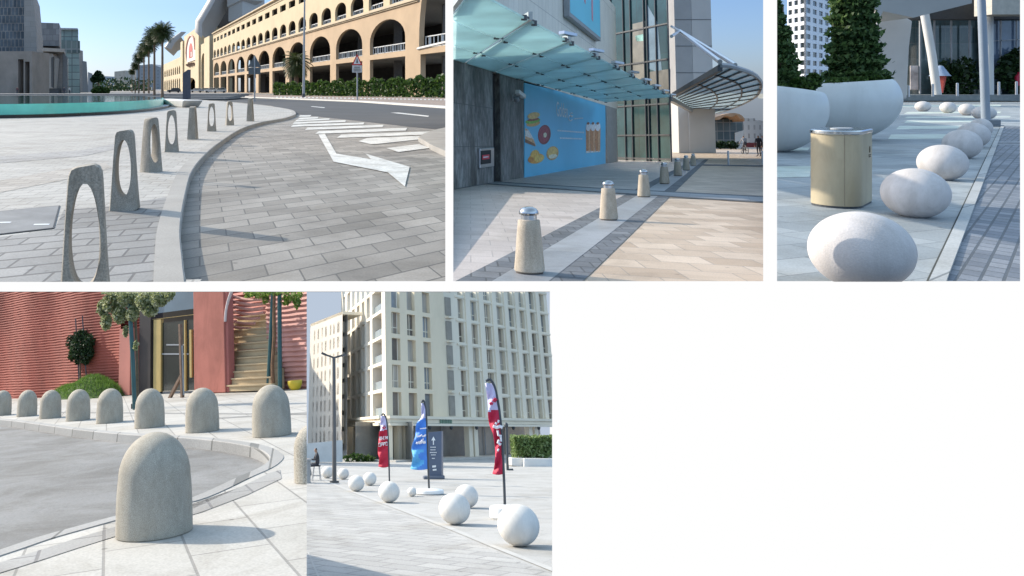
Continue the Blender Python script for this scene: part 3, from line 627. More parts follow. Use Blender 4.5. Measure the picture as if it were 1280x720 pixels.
    m.box(pos((a + b) / 2, 21.4, -.6), (b - a, 1, .3), math.atan2(1, -.313)); part('lettering', m, mat('letter_brown', (.22, .14, .1), .7), t)
    # swept roof shells behind the parapet
    grey = mat('shell_metal', (.3, .29, .28), .5, .08, .05)
    def shell(A_, B_, d0, d1, nm, mt):
        m = MB(); rows = []
        for a, b in zip(A_, B_):
            pa, pb = P.at(a[0], a[1], d0), P.at(b[0], b[1], d1); rows.append([m.bm.verts.new(pa.lerp(pb, k / 8) + V((-6, -10, 5)) * sin(pi * k / 8)) for k in range(9)])
        for r0, r1 in zip(rows, rows[1:]):
            for k in range(8): m._f([r0[k], r0[k + 1], r1[k + 1], r1[k]], True)
        part(nm, m, mt, t)
    shell([(252.8, 48), (252.5, 30), (259, 18), (265.5, 7), (270, -2), (277, -16)], [(262, 50), (265, 42), (274, 30), (281, 18), (287, 6), (300, -16)], 560, 600, 'roof_shell', grey)
    shell([(262, 50), (265, 42), (274, 30), (281, 18), (287, 6), (300, -16)], [(268, 52), (280, 46), (292, 36), (301, 27), (312, 14), (330, -14)], 600, 660, 'roof_wall', mat('roof_dark', (.09, .085, .08), .7))
    shell([(214, 62), (219, 53), (228, 45), (233, 40)], [(217, 70), (222, 64), (229.5, 60), (236, 58)], 800, 830, 'roof_shell', grey)
    m = MB(); m.prism([P.at(x, y, 590) for x, y in [(285.6, 27), (303, 22), (303, -10), (285.6, -10)]], (14, 20, 0)); m.prism([P.at(x, y, 588) for x, y in [(284, 8.5), (303, -1), (303, -12), (284, -6)]], (14, 14, 0)); part('plant_room', m, mat('plant_white', (.42, .41, .39), .7), t)
    # cars along it
    for i, (x, y, cl, lb) in enumerate([(245.5, 115.6, (.6, .6, .6), 'white car parked before the arcade gate arch'), (255.3, 115.8, (.35, .36, .37), 'silver car between the two white cars at the arcade'), (263.5, 115.9, (.62, .62, .62), 'white car parked by the arcade pier under the curved roof'), (274.5, 116.1, (.58, .58, .56), 'rightmost white car parked along the arcade'), (217.5, 116, (.04, .045, .05), 'dark car parked just left of the slanted pylon')]):
        p = P.g(x, y); c_ = car(P, lb, p, RD(180 + 12), cl, 'cars parked along the arcade', 4.5); c_.matrix_world = c_.matrix_world @ Matrix.Scale(1.5, 4)
def left_blocks():
    P = A; K1 = .13
    stone = pavers('grey_cladding', (.25, .235, .22), (.28, .265, .25), (.19, .18, .17), 3, 1.5, 0, .03, .08, .1, axes='tz'); brown = mat('brown_cladding', (.24, .21, .185), .8, .12, .3, stain=.15, sts=.2)
    def blk(t, nm, d, px, mt, dep=30, off=0, side=-.35):
        m = MB(); m.prism([P.at(x, y, d - off) for x, y in px], (side * dep, dep, 0)); return part(nm, m, mt, t)
    lat = pavers('lattice_glass', (.05, .065, .08), (.11, .13, .15), (.2, .19, .18), 1.1, 2.3, 0, .13, .45, .35, .3, axes='xz')
    t = thing(P, 'screen_tower', 'tall grey stone tower with patterned glass screen at the far left', 'building', P.at(25, 118, 230)); d = 230
    blk(t, 'tower_slab', d, [(30, 118.6), (47.6, 118.6), (45.5, 40), (43.5, 18), (41, -10), (30, -40)], stone, 40)
    blk(t, 'glass_screen', d, [(-90, 66), (34, 66), (30.5, -40), (-90, -40)], lat, 6, -3)
    m = MB(); w = lambda px, py: P.at(px, py, d - 14); a, b = w(-90, 118.5), w(40, 118.5); k = (118.5 - 64) * .001 * (d - 14)
    m.wall(a, V((1, 0, 0)), V((0, 1, 0)), rect(0, b.x - a.x, 0, k), [rect(w(22.5, 0).x - a.x, w(29.5, 0).x - a.x, .2, (118.5 - 74) * .216), rect(w(31, 0).x - a.x, w(37, 0).x - a.x, .2, (118.5 - 77) * .216)], 3, thick=12); part('porch', m, brown, t)
    m = MB(); m.poly([P.at(x, y, d - 6) for x, y in [(20, 118), (38, 118), (38, 68), (20, 68)]]); part('porch_glass', m, mat('pale_glass', (.3, .34, .36), .2), t)
    blk(t, 'doorway', d, [(43, 118), (50, 118), (47.5, 93), (43, 93)], mat('door_black', (.03, .03, .035), .4), 3, 1.5)
    t = thing(P, 'cladded_block', 'grey block with an overhanging quilted metal top storey beside the screen tower', 'building', P.at(65, 118, 300)); d = 300
    blk(t, 'upper_storey', d, [(44, 57), (74, 57.5), (74, 29), (44, 28)], pavers('quilted_metal', (.13, .135, .145), (.22, .225, .235), (.12, .12, .13), 2.2, 2.2, RD(0), .1, .2, .15, .5, axes='xz'), 34, 5)
    blk(t, 'cornice', d, [(44, 63.5), (80, 65), (80, 61), (44, 59)], mat('cornice_stone', (.3, .275, .25), .8), 34, 7)
    blk(t, 'wall', d, [(44, 118), (78, 118), (78, 64), (44, 62)], stone, 34)
    blk(t, 'side_glass', d, [(78, 117), (84.6, 116.5), (84.6, 72), (78, 65)], mat('side_glass', (.14, .15, .16), .15), 20, .2)
    blk(t, 'entry_wall', d, [(49, 110.5), (67.5, 110.5), (70.5, 74), (66, 67), (49, 67)], mat('pale_panel', (.31, .3, .285), .7), 3, 4, 0); blk(t, 'plinth', d, [(52, 117), (73, 117), (73, 110.5), (52, 110.5)], M['dsteel'], 3, 3, 0)
    blk(t, 'fin', d, [(64, 108), (66.3, 110), (66.3, 71), (64, 72)], M['dsteel'], 1, 5, 0)
    t = thing(P, 'glass_tower', 'pale green glass block with thin flat roof behind the quilted block', 'building', P.at(90, 117, 360)); d = 360
    gl = pavers('green_glass', (.16, .23, .22), (.24, .31, .29), (.09, .11, .11), 3.6, 3.2, 0, .18, .3, .1, .15, axes='xz', offset=0, spec=.6); blk(t, 'glass_wall', d, [(76, 117), (100.5, 117), (97.5, 37), (76, 37)], gl, 30)
    blk(t, 'roof', d, [(75, 37), (97.8, 37), (97, 35.2), (75, 34.8)], M['gsteel'], 32, 2); blk(t, 'dark_band', d, [(77, 66), (99.3, 66), (99, 51), (77, 50)], pavers('louvre_band', (.07, .1, .1), (.14, .18, .17), (.2, .22, .22), 2.5, 5, 0, .3, axes='xz', offset=0), 1, .6, 0)
    t = thing(P, 'slim_block', 'two stepped grey blocks at the far end of the left side', 'building', P.at(104, 117, 460)); d = 460
    blk(t, 'wall', d, [(97, 117), (104.8, 117), (103.6, 63.5), (97, 62)], stone, 30); blk(t, 'low_wall', d, [(103, 117), (110.5, 116.8), (108.3, 77), (103, 76)], mat('far_grey', (.15, .16, .165), .7), 30, 3); blk(t, 'side_wing', d, [(110, 116.8), (115.5, 116.2), (115.5, 92), (110, 90)], mat('far_blue', (.22, .24, .26), .7), 30, -60)
    # tree and bush, people
    b = V(((122 - 450) * .25, 250, K1)); t = thing(P, 'round_tree', 'small dark round-crowned tree in front of the far blocks', 'tree', b)
    m = MB(); m.tube([b, b + V((.3, 0, 2.5)), b + V((0, 0, 4.5))], [.3, .22, .15], 8); part('trunk', m, M['bark'], t); m = MB(); m.leaves(1500, .75, clumps([(b + V((x, 0, z)), V((r, 1.6, r * .85))) for x, z, r in [(0, 5.2, 1.7), (-1.1, 4.6, 1.1), (1.2, 5.2, 1.2), (.2, 6.4, 1.1)]])); part('crown', m, M['dgreen'], t)
    b = V(((125 - 450) * .245, 245, K1)); m = MB(); m.leaves(1400, .7, clumps([(b + V((x, 0, z)), V((r, 1.5, r * .8))) for x, z, r in [(0, 1.3, 1.6), (-1.5, 1.0, 1.2), (1.7, 1.1, 1.3)]])); solo(P, 'bush', m, M['green'], 'bright green rounded bush below the small dark tree', 'bush')
    for x, top, rz, lb in ((21.5, (.12, .05, .05), 0, 'person in dark red standing at the porch of the screen tower'), (80, (.05, .05, .06), .6, 'person in dark clothes walking before the side glass, left one of the pair'), (87, (.4, .38, .36), 2.6, 'person in a pale top walking before the green glass block')):
        p = V(((x - 450) * .21, 210, K1)); person(P, lb, p, rz, 1.25, {}, cols(top, (.05, .05, .06)), 'pedestrians by the left blocks')
def boulevard_far():
    P = A; 
    def far(lb, d, px, col, dep=60):
        t = thing(P, 'distant_building', lb, 'building', P.at(px[0][0], px[0][1], d), group='far buildings at the end of the boulevard'); m = MB(); m.prism([P.at(x, y, d) for x, y in px], (0, dep, 0)); part('wall', m, pavers('far_facade', sc(col, .6)[:3], col, col, 7, 6, 0, 2.2, .1, .05, axes='xz', offset=0), t)
    far('pale beige far building left of the palm row', 1500, [(143, 112), (157, 112), (157, 88), (143, 89.5)], (.4, .37, .32)); far('grey far building seen between palm trunks', 1400, [(170, 112), (200, 112), (200, 84), (190, 80), (170, 82)], (.24, .26, .28))
    far('low hazy far building right of the round tree', 1900, [(105, 112), (146, 112), (146, 96), (128, 95), (105, 99)], (.33, .36, .4))
    m = MB(); m.leaves(2500, 3.5, lambda: V((rng.uniform(-420, -250), rng.uniform(880, 980), rng.uniform(0, 11) * (1 + .4 * sin(rng.random() * 9))))); tag(solo(P, 'far_trees', m, M['dgreen'], kind='stuff'), 'dark line of far trees at the end of the boulevard')
# ================================================================ mall entrance
def mall():
    global BK; BK = 39.0
    P = B; g = P.g; clip = dict(x0=566, x1=956.5); cg = dict(x0=565, x1=957.5, y1=352.35)
    warm = pavers('mall_slabs', (.42, .315, .22), (.58, .465, .355), (.3, .25, .2), .62, .40, RD(14), .007, sq=.55, var=.16, vs=.5, rough=.5)
    mb = MB(); mb.poly([(-1, 8.4, 0), (9, 8.4, 0), (700, 900, 0), (0, 900, 0)]); solo(P, 'ground', mb, warm, kind='structure', clip=cg)
    def strip(name, q, m, z): mb = MB(); mb.poly([g(x, y, z) for x, y in q]); solo(P, name, mb, m, kind='structure', clip=cg)
    left = pavers('mall_slabs_pink', (.44, .39, .365), (.53, .475, .445), (.32, .29, .27), .6, .36, RD(14), .007, sq=.55, var=.14, vs=.5, rough=.5)
    vp = (905.5, 180.0)
    def tov(x, y): t = (y - 356) / (vp[1] - 356); return (x + (vp[0] - x) * t, y)
    strip('paving_left', [(440, 356), tov(572, 356), tov(572, 199), (560, 199)], left, .004)
    dk = pavers('dark_setts_band', (.11, .12, .135), (.17, .18, .195), (.07, .075, .08), .34, .26, RD(14), .012, sq=.55, var=.2, vs=1); lt = pavers('light_granite_band', (.25, .262, .28), (.31, .32, .335), (.2, .21, .22), 1.6, 3, RD(24), .008, var=.16, vs=.8, rough=.5)
    strip('paving_band_dark', [tov(560, 356), tov(724, 356), tov(724, 199), tov(560, 199)], dk, .008); strip('paving_band_light', [tov(607, 356), tov(680, 356), tov(680, 199), tov(607, 199)], lt, .012)
    strip('cross_band_dark', [(540, 221), (649, 228.5), (754, 235), (845, 239.5), (965, 245.5), (965, 254), (845, 246.5), (754, 240.5), (649, 233), (540, 225)], dk, .016)
    strip('cross_band_light', [(540, 222), (649, 229.6), (754, 236), (845, 240.8), (965, 247), (965, 252.3), (845, 245.3), (754, 239.6), (649, 232), (540, 224)], lt, .020)
    strip('far_cross_band', [(872, 205.2), (965, 206.6), (965, 208.4), (872, 206.8)], dk, .016)
    # --- facade plane of the stone building
    p0 = g(655, 222); f2 = P.d(908, 178); f2.z = 0; f2.normalize(); n = V((f2.y, -f2.x, 0)); inn = -n; O = p0.copy()
    F = lambda x, y, o=0: P.on(x, y, p0 + n * o, n)
    def tz(x, y): q = F(x, y) - O; return (q.dot(f2), q.z)
    T = lambda x: tz(x, 178)[0]
    t = thing(P, 'stone_building', 'mall building with grey stone base and beige upper walls behind the flat glass canopy', 'building', p0)
    gst = mat('grey_streaked_stone', (.26, .26, .25), .5, .5, .9, .1, 30, stretch=(1, 1, .45), speck=.6, sps=4.5, stain=.4, sts=.9)
    bst = pavers('beige_stone_panels', (.72, .65, .54), (.78, .71, .6), (.45, .4, .34), 1.15, 4.2, 0, .02, .1, .6, .5, axes='tz', offset=0)
    zc = 4.42
    def wall(nm, a, b, z0, z1, mt, o=0, th=.3): part(nm, MB().wall(O + n * o, f2, inn, rect(a, b, z0, z1), (), .3, thick=th), mt, t, clip)
    wall('base_wall', T(545), T(616.5), 0, zc, gst, th=3); wall('wall_groove', T(616), T(626), 0, zc, mat('groove_stone', (.035, .037, .04), .5, .2, 2), -.22); wall('base_wall', T(625.5), T(655.6), 0, zc, gst, th=3)
    wall('pilaster', T(757), T(770), 0, zc, mat('pilaster_stone', (.33, .31, .28), .6, .15, 2, .1, 20), .12, 2); wall('upper_wall', T(545), T(772), zc + .02, 13.2, bst, .05, 8)
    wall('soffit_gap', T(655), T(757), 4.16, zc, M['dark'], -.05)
    m = MB()
    for i in range(3): z = [.02, 1.45, 2.95][i]; m.bar(O + n * .004 + f2 * T(545) + V((0, 0, z)), O + n * .004 + f2 * T(616) + V((0, 0, z)), .01, .02)
    part('wall_joint', m, M['dsteel'], t, clip)
    # --- ad panel with printed pictures
    a = thing(P, 'ad_panel', 'large blue wall poster of burger, donut, pastries and three tall shakes', 'poster', F(706, 213)); hb = lambda x, y, o: F(x, y, o)
    blue = mat('poster_blue', (.12, .52, .78), .4, .12, .12); m = MB(); m.prism([hb(655.8, 222, .03), hb(757, 205, .03), hb(757, 128.2, .03), hb(655.8, 103.5, .03)], -n * .05); part('panel', m, blue, a)
    def disc(cx, cy, rx, ry, o, N=20, rot=0): return [hb(cx + rx * cos(2 * pi * i / N + rot), cy + ry * sin(2 * pi * i / N + rot) - .16 * rx * cos(2 * pi * i / N + rot), o) for i in range(N)]
    def pic(nm, shapes):
        m = MB(); ms = []
        for i, (pts, c) in enumerate(shapes): 
            m.m = i; m.prism(pts, n * .004); ms.append(mat(nm + '_print', sc(c, 1.35)[:3], .45, .45, 7))
        part(nm, m, ms, a)
    o = [.034 + .005 * i for i in range(9)]
    pic('burger', [(disc(666.5, 154.5, 8.6, 3.6, o[0]), (.5, .28, .1)), (disc(666, 151.2, 9.2, 3.2, o[1]), (.14, .34, .05)), (disc(666.5, 149.4, 7.4, 1.8, o[2]), (.22, .05, .03)), (disc(667, 144.5, 7.6, 4.2, o[3]), (.62, .36, .13))])
    pic('donut', [(disc(680.4, 168.3, 8.0, 12.2, o[0]), (.16, .025, .035)), (disc(679.5, 168, 6.6, 10.4, o[1]), (.24, .04, .06)), (disc(681.3, 168.8, 2.1, 3.2, o[2]), (.55, .5, .36))])
    pic('cake_slice', [([hb(656.3, 176, o[0]), hb(670, 182.5, o[0]), hb(666, 172, o[0]), hb(660, 162, o[0]), hb(656.3, 160, o[0])], (.5, .3, .16)), ([hb(656.3, 170, o[1]), hb(667, 174, o[1]), hb(661, 163, o[1]), hb(656.3, 163, o[1])], (.72, .62, .5)), ([hb(656.3, 178, o[1]), hb(669, 183, o[1]), hb(668, 179.5, o[1]), hb(656.3, 173.5, o[1])], (.16, .07, .03))])
    pic('croissant', [(disc(670, 198.2, 10.2, 6.2, o[0]), (.55, .25, .05)), (disc(668.6, 193.6, 5.6, 6.2, o[1]), (.66, .33, .07)), (disc(674, 198, 6, 4.4, o[2]), (.68, .38, .1)), (disc(663.5, 199.5, 3.6, 3.2, o[3]), (.42, .17, .03))])
    pic('bun', [(disc(690.6, 191.5, 7.6, 8.6, o[0]), (.45, .24, .07)), (disc(690.3, 190, 6.4, 6, o[1]), (.66, .38, .13)), (disc(691, 195.5, 5.4, 2.6, o[2]), (.75, .62, .42))])
    for i, x in enumerate((732.6, 738.6, 744.6)):
        pic('shake', [([hb(x, 191 - i * .5, o[0]), hb(x + 5.6, 190.4 - i * .5, o[0]), hb(x + 6, 160, o[0]), hb(x - .4, 160, o[0])], (.42, .19, .09)), ([hb(x + .2, 191.4 - i * .5, o[1]), hb(x + 5.4, 190.8 - i * .5, o[1]), hb(x + 5.4, 188.4, o[1]), hb(x + .2, 189, o[1])], (.8, .78, .74)), ([hb(x + 3.2, 190, o[2]), hb(x + 4.4, 190, o[2]), hb(x + 4.8, 163, o[2]), hb(x + 3.2, 163, o[2])], (.62, .34, .2)), (disc(x + 2.8, 158.6, 3.1, 5.2, o[3]), (.8, .78, .75)), (disc(x + 2.6, 154.2, 1.6, 1.6, o[4]), (.22, .1, .06))])
    wp = mat('print_white', (.75, .78, .8), .5); fc = bpy.data.curves.new('lettering', 'FONT'); fc.body = 'Golden'; fc.size = 1; fc.extrude = .004
    fo = bpy.data.objects.new('lettering_curve', fc); COL.objects.link(fo); bpy.context.view_layer.update(); me = bpy.data.meshes.new_from_object(fo.evaluated_get(bpy.context.evaluated_depsgraph_get())); bpy.data.objects.remove(fo)
    m = MB(); m.bm.from_mesh(me); q0, q1 = hb(695.5, 145, .04), hb(709.5, 147.2, .04); wd = max(v.co.x for v in m.bm.verts); k = (q1 - q0).length / wd
    for v in m.bm.verts: v.co = q0 + f2 * v.co.x * k + V((0, 0, v.co.y * k)) + n * v.co.z
    for x, y, r in ((713, 147.5, 2.6), (714.2, 143.5, 1.8)): m.tube([hb(x + r * cos(a_ * .6), y + 1.35 * r * sin(a_ * .6), .04) for a_ in range(1, 10)], .035, 5)
    def dashes(y0, y1, x0, x1, h):
        x = x0
        while x < x1: w = rng.uniform(.7, 1.5); f = (x - x0) / (x1 - x0); yy = y0 + (y1 - y0) * f; m.prism([hb(x, yy + h, .036), hb(x + w, yy + h, .036), hb(x + w, yy - h, .036), hb(x, yy - h, .036)], n * .004); x += w + .45
    part('print_name', m, wp, a); m = MB(); dashes(148.4, 147.6, 717.5, 729, .7); dashes(163.2, 165.6, 697, 728.5, .85); dashes(172.6, 173.6, 700, 727, .85); part('print_lettering', m, wp, a)
    # --- framed poster high on the wall
    a = thing(P, 'framed_poster', 'framed blue poster with two pink patterned legs, high on the beige wall', 'poster', F(725, 40)); q = [(702.5, -40), (706, 23.5), (745.8, 49.5), (745.8, -40)]
    zb = F(706, 23.5).z; t0, t1 = T(705.2), T(745.8); zt = zb + 9; pt = lambda u, z, o_: O + f2 * u + n * o_ + V((0, 0, z))
    m = MB(); m.prism([pt(t0, zb, .08), pt(t1, zb, .08), pt(t1, zt, .08), pt(t0, zt, .08)], n * .35); part('frame', m, M['gsteel'], a, bevel=.03)
    m = MB(); m.prism([pt(t0 + .2, zb + .25, .42), pt(t1 - .25, zb + .25, .42), pt(t1 - .25, zt - .2, .42), pt(t0 + .2, zt - .2, .42)], n * .02); part('picture', m, mat('poster_aqua', (.12, .60, .74), .35, .05, .2), a)
    m = MB(); pk = mat('poster_pink', (.62, .25, .3), .5, .3, 4)
    for u, z0, z1, w, ln in ((.42, 1.7, 7, .55, -.1), (.66, 1.0, 7, .6, .15)):
        uu = t0 + (t1 - t0) * u; m.prism([pt(uu, zb + z0, .445), pt(uu + w, zb + z0 - .1, .445), pt(uu + w * 1.2 + ln, zb + z1, .445), pt(uu - w * .2 + ln, zb + z1, .445)], n * .006)
    part('printed_legs', m, pk, a)
    m = MB(); uu = t0 + (t1 - t0) * .78; m.prism([pt(uu, zb + 3.4, .445), pt(uu + .8, zb + 3.2, .445), pt(uu + 1, zb + 7, .445), pt(uu - .1, zb + 7, .445)], n * .004); part('printed_bag', m, mat('poster_navy', (.03, .06, .2), .5), a)
    # --- fire box and camera on the wall
    a = thing(P, 'alarm_box', 'square steel wall box with black window and red label on the grey stone', 'wall box', F(606, 209)); m = MB(); m.prism([F(597.5, 210.5, .01), F(615, 207.8, .01), F(615, 184.2, .01), F(597.5, 185.6, .01)], n * .09); part('plate', m, M['steel'], a, bevel=.02)
    m = MB(); m.prism([F(600.8, 205.6, .105), F(613.2, 204, .105), F(613.2, 187.5, .105), F(600.8, 188.6, .105)], n * .02); part('window', m, M['black'], a)
    m = MB(); m.prism([F(602.8, 199.6, .13), F(611.5, 198.6, .13), F(611.5, 193, .13), F(602.8, 193.9, .13)], n * .01); lbl = part('red_label', m, mat('label_red', (.6, .02, .05), .4), a)
    m = MB(); m.prism([F(604, 197.2, .143), F(610.4, 196.5, .143), F(610.4, 195.3, .143), F(604, 196, .143)], n * .006); part('label_text', m, wp, a, sub=lbl)
    c = F(640, 122, 0); a = thing(P, 'security_camera', 'small white bracketed security camera below the glass canopy', 'camera', c); m = MB(); m.tube([c, c + n * .35 + V((0, 0, .05))], .05, 8); m.box(c + n * .02, (.2, .05, .25), math.atan2(f2.y, f2.x)); part('bracket', m, M['gsteel'], a)
    m = MB(); m.bar(c + n * .3 - f2 * .25 + V((0, 0, .24)), c + n * .42 + f2 * .45 + V((0, 0, .05)), .2, .17); part('housing', m, M['white'], a, bevel=.02); m = MB(); m.ell(c + n * .25 - f2 * .2 + V((0, 0, -.12)), (.13, .13, .12), 12, 8); part('lens', m, M['gsteel'], a)
    # --- flat glass canopy
    Z = lambda x, y: P.g(x, y, zc)
    a = thing(P, 'glass_canopy', 'flat teal frosted glass canopy of square panes hung along the stone facade', 'canopy', Z(700, 90)); i0, i1, o0, o1 = Z(530, 68), Z(757, 128), Z(588, -14.5), Z(839.3, 121.6)
    tl = frosted('canopy_glass', (.58, .76, .76), .6, .2); m_gl = []; N, R_ = 9, 3
    L_ = (i1 - i0).dot(f2); q = lambda s, r: (i0.lerp(i1, s)).lerp(o0.lerp(o1, s), r)
    for i in range(N):
        for j in range(R_):
            e = .004; m = MB(); m.prism([q(i / N + e, j / R_ + e * 2), q((i + 1) / N - e, j / R_ + e * 2), q((i + 1) / N - e, (j + 1) / R_ - e * 2), q(i / N + e, (j + 1) / R_ - e * 2)], (0, 0, .05)); part('glass_pane', m, tl, a, clip)
    edge = MB()
    for i in range(N + 1):
        for j in range(R_ + 1):
            if i == 0 or q(i / N, j / R_).dot(n) > 99: continue
            fit = MB()
            for s in (-.012, .012):
                p = q(min(1, max(0, i / N + s)), min(.99, max(.01, j / R_ + (.012 if j == 0 else -.012 if j == 3 else 0)))); fit.tube([p + V((0, 0, -.03)), p + V((0, 0, .09))], .07, 8)
            fit.bar(q(max(0, i / N - .012), min(.99, max(.01, j / R_))) + V((0, 0, .07)), q(min(1, i / N + .012), min(.99, max(.01, j / R_))) + V((0, 0, .07)), .05, .04); part('glass_fixing', fit, M['dsteel'], a, clip)
        edge.bar(q(i / N, .0) + V((0, 0, .3)), q(i / N, 1.0) + V((0, 0, .12)), .1, .2)
    part('beam', edge, mat('canopy_beam', (.36, .4, .4), .5), a, clip)
    for i in range(2, N + 1): m = MB(); p = q(i / N - .02, 1.0); m.bar(p - f2 * .3 + V((0, 0, .14)), p + f2 * .25 + n * .25 + V((0, 0, .12)), .18, .08); part('edge_bracket', m, M['steel'], a, clip)
    # --- dark glass block
    ga = g(767, 200); gd = P.d(90, 178); gd.z = 0; gd.normalize(); gn = V((-gd.y, gd.x, 0))
    if gn.y > 0: gn = -gn
    G = lambda x, y, o=0: P.on(x, y, ga + gn * o, gn)
    a = thing(P, 'glass_block', 'tall dark green glass corner tower beside the grey concrete tower', 'building', G(800, 200)); gls = pavers('tower_glass', (.012, .05, .055), (.03, .09, .092), (.02, .04, .04), 3, 9, 0, .02, .6, .25, .1, bump=.05, axes='tz', offset=0, spec=.45)
    r0, r1 = G(764, 178).copy(), G(839.5, 178).copy(); r0.z = r1.z = 0; m = MB(); bd = V((r1.x, r1.y, 0)).normalized() * 16 + V((-3, 0, 0)); m.prism([r0, r1, r1 + V((0, 0, 15.5)), r0 + V((0, 0, 15.5))], bd); part('glass_wall', m, gls, a)
    m = MB(); zz = lambda y: G(839.5, y).z
    for z in [zz(y) for y in (199, 168.5, 129, 119, 73, 28.4)] : m = MB(); m.bar(r0 + gn * .06 + V((0, 0, z)), r1 + gn * .06 + V((0, 0, z)), .1, .12); part('transom', m, M['dsteel'], a)
    m = MB()
    for x in (766, 782, 791, 808, 812, 823, 838.6): p = G(x, 178, .06); p.z = 0; m.bar(p, p + V((0, 0, 15.5)), .1, .12, (0, 1, 0))
    part('mullion', m, M['dsteel'], a)
    def rf(pts, c, nm): m = MB(); m.prism([G(x, y, -.02) for x, y in pts], gn * .03); part(nm, m, mat(nm + '_tone', c, .25, .25, .6), a)
    rf([(791, 30), (807, 26), (807, 109), (791, 108)], (.2, .19, .16), 'inner_column'); rf([(812, 90), (838, 86), (838, 116), (812, 119)], (.17, .16, .135), 'blind'); rf([(809, 5), (822, 28), (828, 92), (811, 86)], (.13, .2, .26), 'hanging_banner'); rf([(794, 45), (806, 42), (805, 51), (796, 52)], (.3, .55, .5), 'lit_sign')
    rf([(768, 130), (790, 130), (790, 198), (768, 198)], (.03, .075, .085), 'lower_pane')
    # --- grey concrete tower with joints
    d = g(870, 191.5).y; W = lambda x, y, o=0: P.at(x, y, d - o); a = thing(P, 'concrete_tower', 'tall grey concrete pylon rising behind the oval glass canopy', 'tower', W(870, 191.5))
    cg_ = mat('tower_concrete', (.4, .385, .37), .75, .06, .25); h0 = lambda x: V((W(x, 178).x, W(x, 178).y, 0))
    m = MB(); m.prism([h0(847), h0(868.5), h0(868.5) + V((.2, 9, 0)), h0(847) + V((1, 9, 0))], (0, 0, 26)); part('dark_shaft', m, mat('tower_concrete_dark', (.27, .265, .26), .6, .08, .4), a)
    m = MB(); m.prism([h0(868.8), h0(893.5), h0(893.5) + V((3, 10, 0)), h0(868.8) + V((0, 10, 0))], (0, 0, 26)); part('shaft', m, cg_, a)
    m = MB(); m.prism([h0(846.5) + V((0, -.6, 0)), h0(869) + V((0, -.6, 0)), h0(869) + V((0, 2, 0)), h0(846.5) + V((0, 2, 0))], (0, 0, W(0, 128).z)); m.prism([h0(859) + V((0, -.8, 0)), h0(892) + V((0, -.8, 0)), h0(892) + V((0, 2, 0)), h0(859) + V((0, 2, 0))], (0, 0, W(0, 132).z)); part('base_block', m, mat('base_concrete', (.47, .45, .42), .7, .06, .3), a, bevel=.1)
    for z in range(8, 26, 4): m = MB(); m.bar(h0(847) + V((0, -.03, z)), h0(893.5) + V((0, -.03, z)), .05, .07); part('joint', m, M['dsteel'], a)
    # --- oval canopy with ribs and struts
    z2 = 6.6; Q = lambda x, y, dz=0: P.g(x, y, z2) + V((0, 0, dz)); a = thing(P, 'oval_canopy', 'rounded glass canopy with dark ribs on steel struts, jutting from the corner tower', 'canopy', Q(880, 118))
    out = [(842, 116), (900, 82.5)]; arc = curve([(900, 82.5, 0), (912, 83.6, 0), (924, 87, 0), (936, 91, 0), (945, 96, 0), (950.5, 102.5, 0), (951.2, 109, 0), (949, 115.5, 0), (944.5, 121, 0), (932, 128.5, 0), (917, 135, 0), (903, 139.7, 0), (888, 143, 0)], 4); poly = [(p.x, p.y) for p in arc]
    m = MB(); m.prism([Q(842, 116.5)] + [Q(x, y) for x, y in poly] + [Q(868, 138.5), Q(842, 122)], (0, 0, .12)); bmesh.ops.triangulate(m.bm, faces=m.bm.faces[:]); part('glass', m, frosted('oval_glass', (.62, .70, .72), .6, .2), a)
    m = MB(); m.tube([Q(x, y, .06) for x, y in poly], .17, 6); part('rim', m, M['gsteel'], a)
    m = MB(); m.bar(Q(842, 116.5, -.15), Q(900, 82.5, -.15), .3, .4); part('edge_beam', m, M['dsteel'], a); m = MB(); m.bar(Q(838, 121, -.25), Q(868, 138.5, -.25), .5, .5); part('root_beam', m, M['gsteel'], a)
    m = MB()
    for i in range(1, 11):
        s = i / 11; b_ = V((844 + 26 * s, 117 + 22 * s)) if False else (843 + 27 * s, 118.5 + 20.5 * s); e = poly[int(2 + s * (len(poly) - 6))]; m.bar(Q(b_[0], b_[1], -.06), Q(e[0], e[1], -.06), .09, .14)
    part('rib', m, M['dsteel'], a); m = MB()
    for f in (.42, .75):
        pts = []
        for i in range(0, len(poly), 3): s = i / (len(poly) - 1); b_ = (843 + 27 * s, 118.5 + 20.5 * s); pts.append(Q(b_[0] + (poly[i][0] - b_[0]) * f, b_[1] + (poly[i][1] - b_[1]) * f, -.08))
        m.tube(pts, .08, 5)
    part('ring_rib', m, M['dsteel'], a); top = P.at(849.5, 38.5, P.g(839, 200).y + 2); m = MB()
    for x, y in ((900, 81), (919, 85)): m.tube([top, Q(x, y, .2)], .16, 8)
    m.tube([top, G(839.3, 45.5)], .14, 8); m.tube([top, G(839.3, 33)], .1, 8); part('strut', m, M['steel'], a)
    # --- bollards
    t = thing(P, 'capped_bollard', 'largest sand-coloured bollard with steel cap, nearest the camera', 'bollard', group='steel-capped bollards in a row'); gran = mat('sand_granite', (.56, .48, .38), .8, .1, 2, .25, 90, speck=.25, sps=60, stain=.22, sts=3)
    m = MB(); m.lathe([(.205, .035), (.222, .05), (.224, .09), (.205, .3), (.18, .6), (.162, .79), (.155, .8), (.11, .802)], seg=40); part('body', m, gran, t, raw=True)
    m = MB(); m.lathe([(.2, 0), (.2, .036)], seg=32); part('foot', m, mat('foot_steel', (.08, .065, .055), .6), t, raw=True); m = MB(); m.lathe([(.118, .79), (.118, .87), (.112, .875)], seg=32); part('collar', m, M['steel'], t, raw=True)
    m = MB(); m.lathe([(.1, .872), (.142, .88), (.148, .895), (.135, .94), (.105, .972), (.06, .99), (0, .997)], seg=32); part('cap', m, mat('polished_cap', (.45, .46, .47), .18, .05, 3, metal=1), t, raw=True)
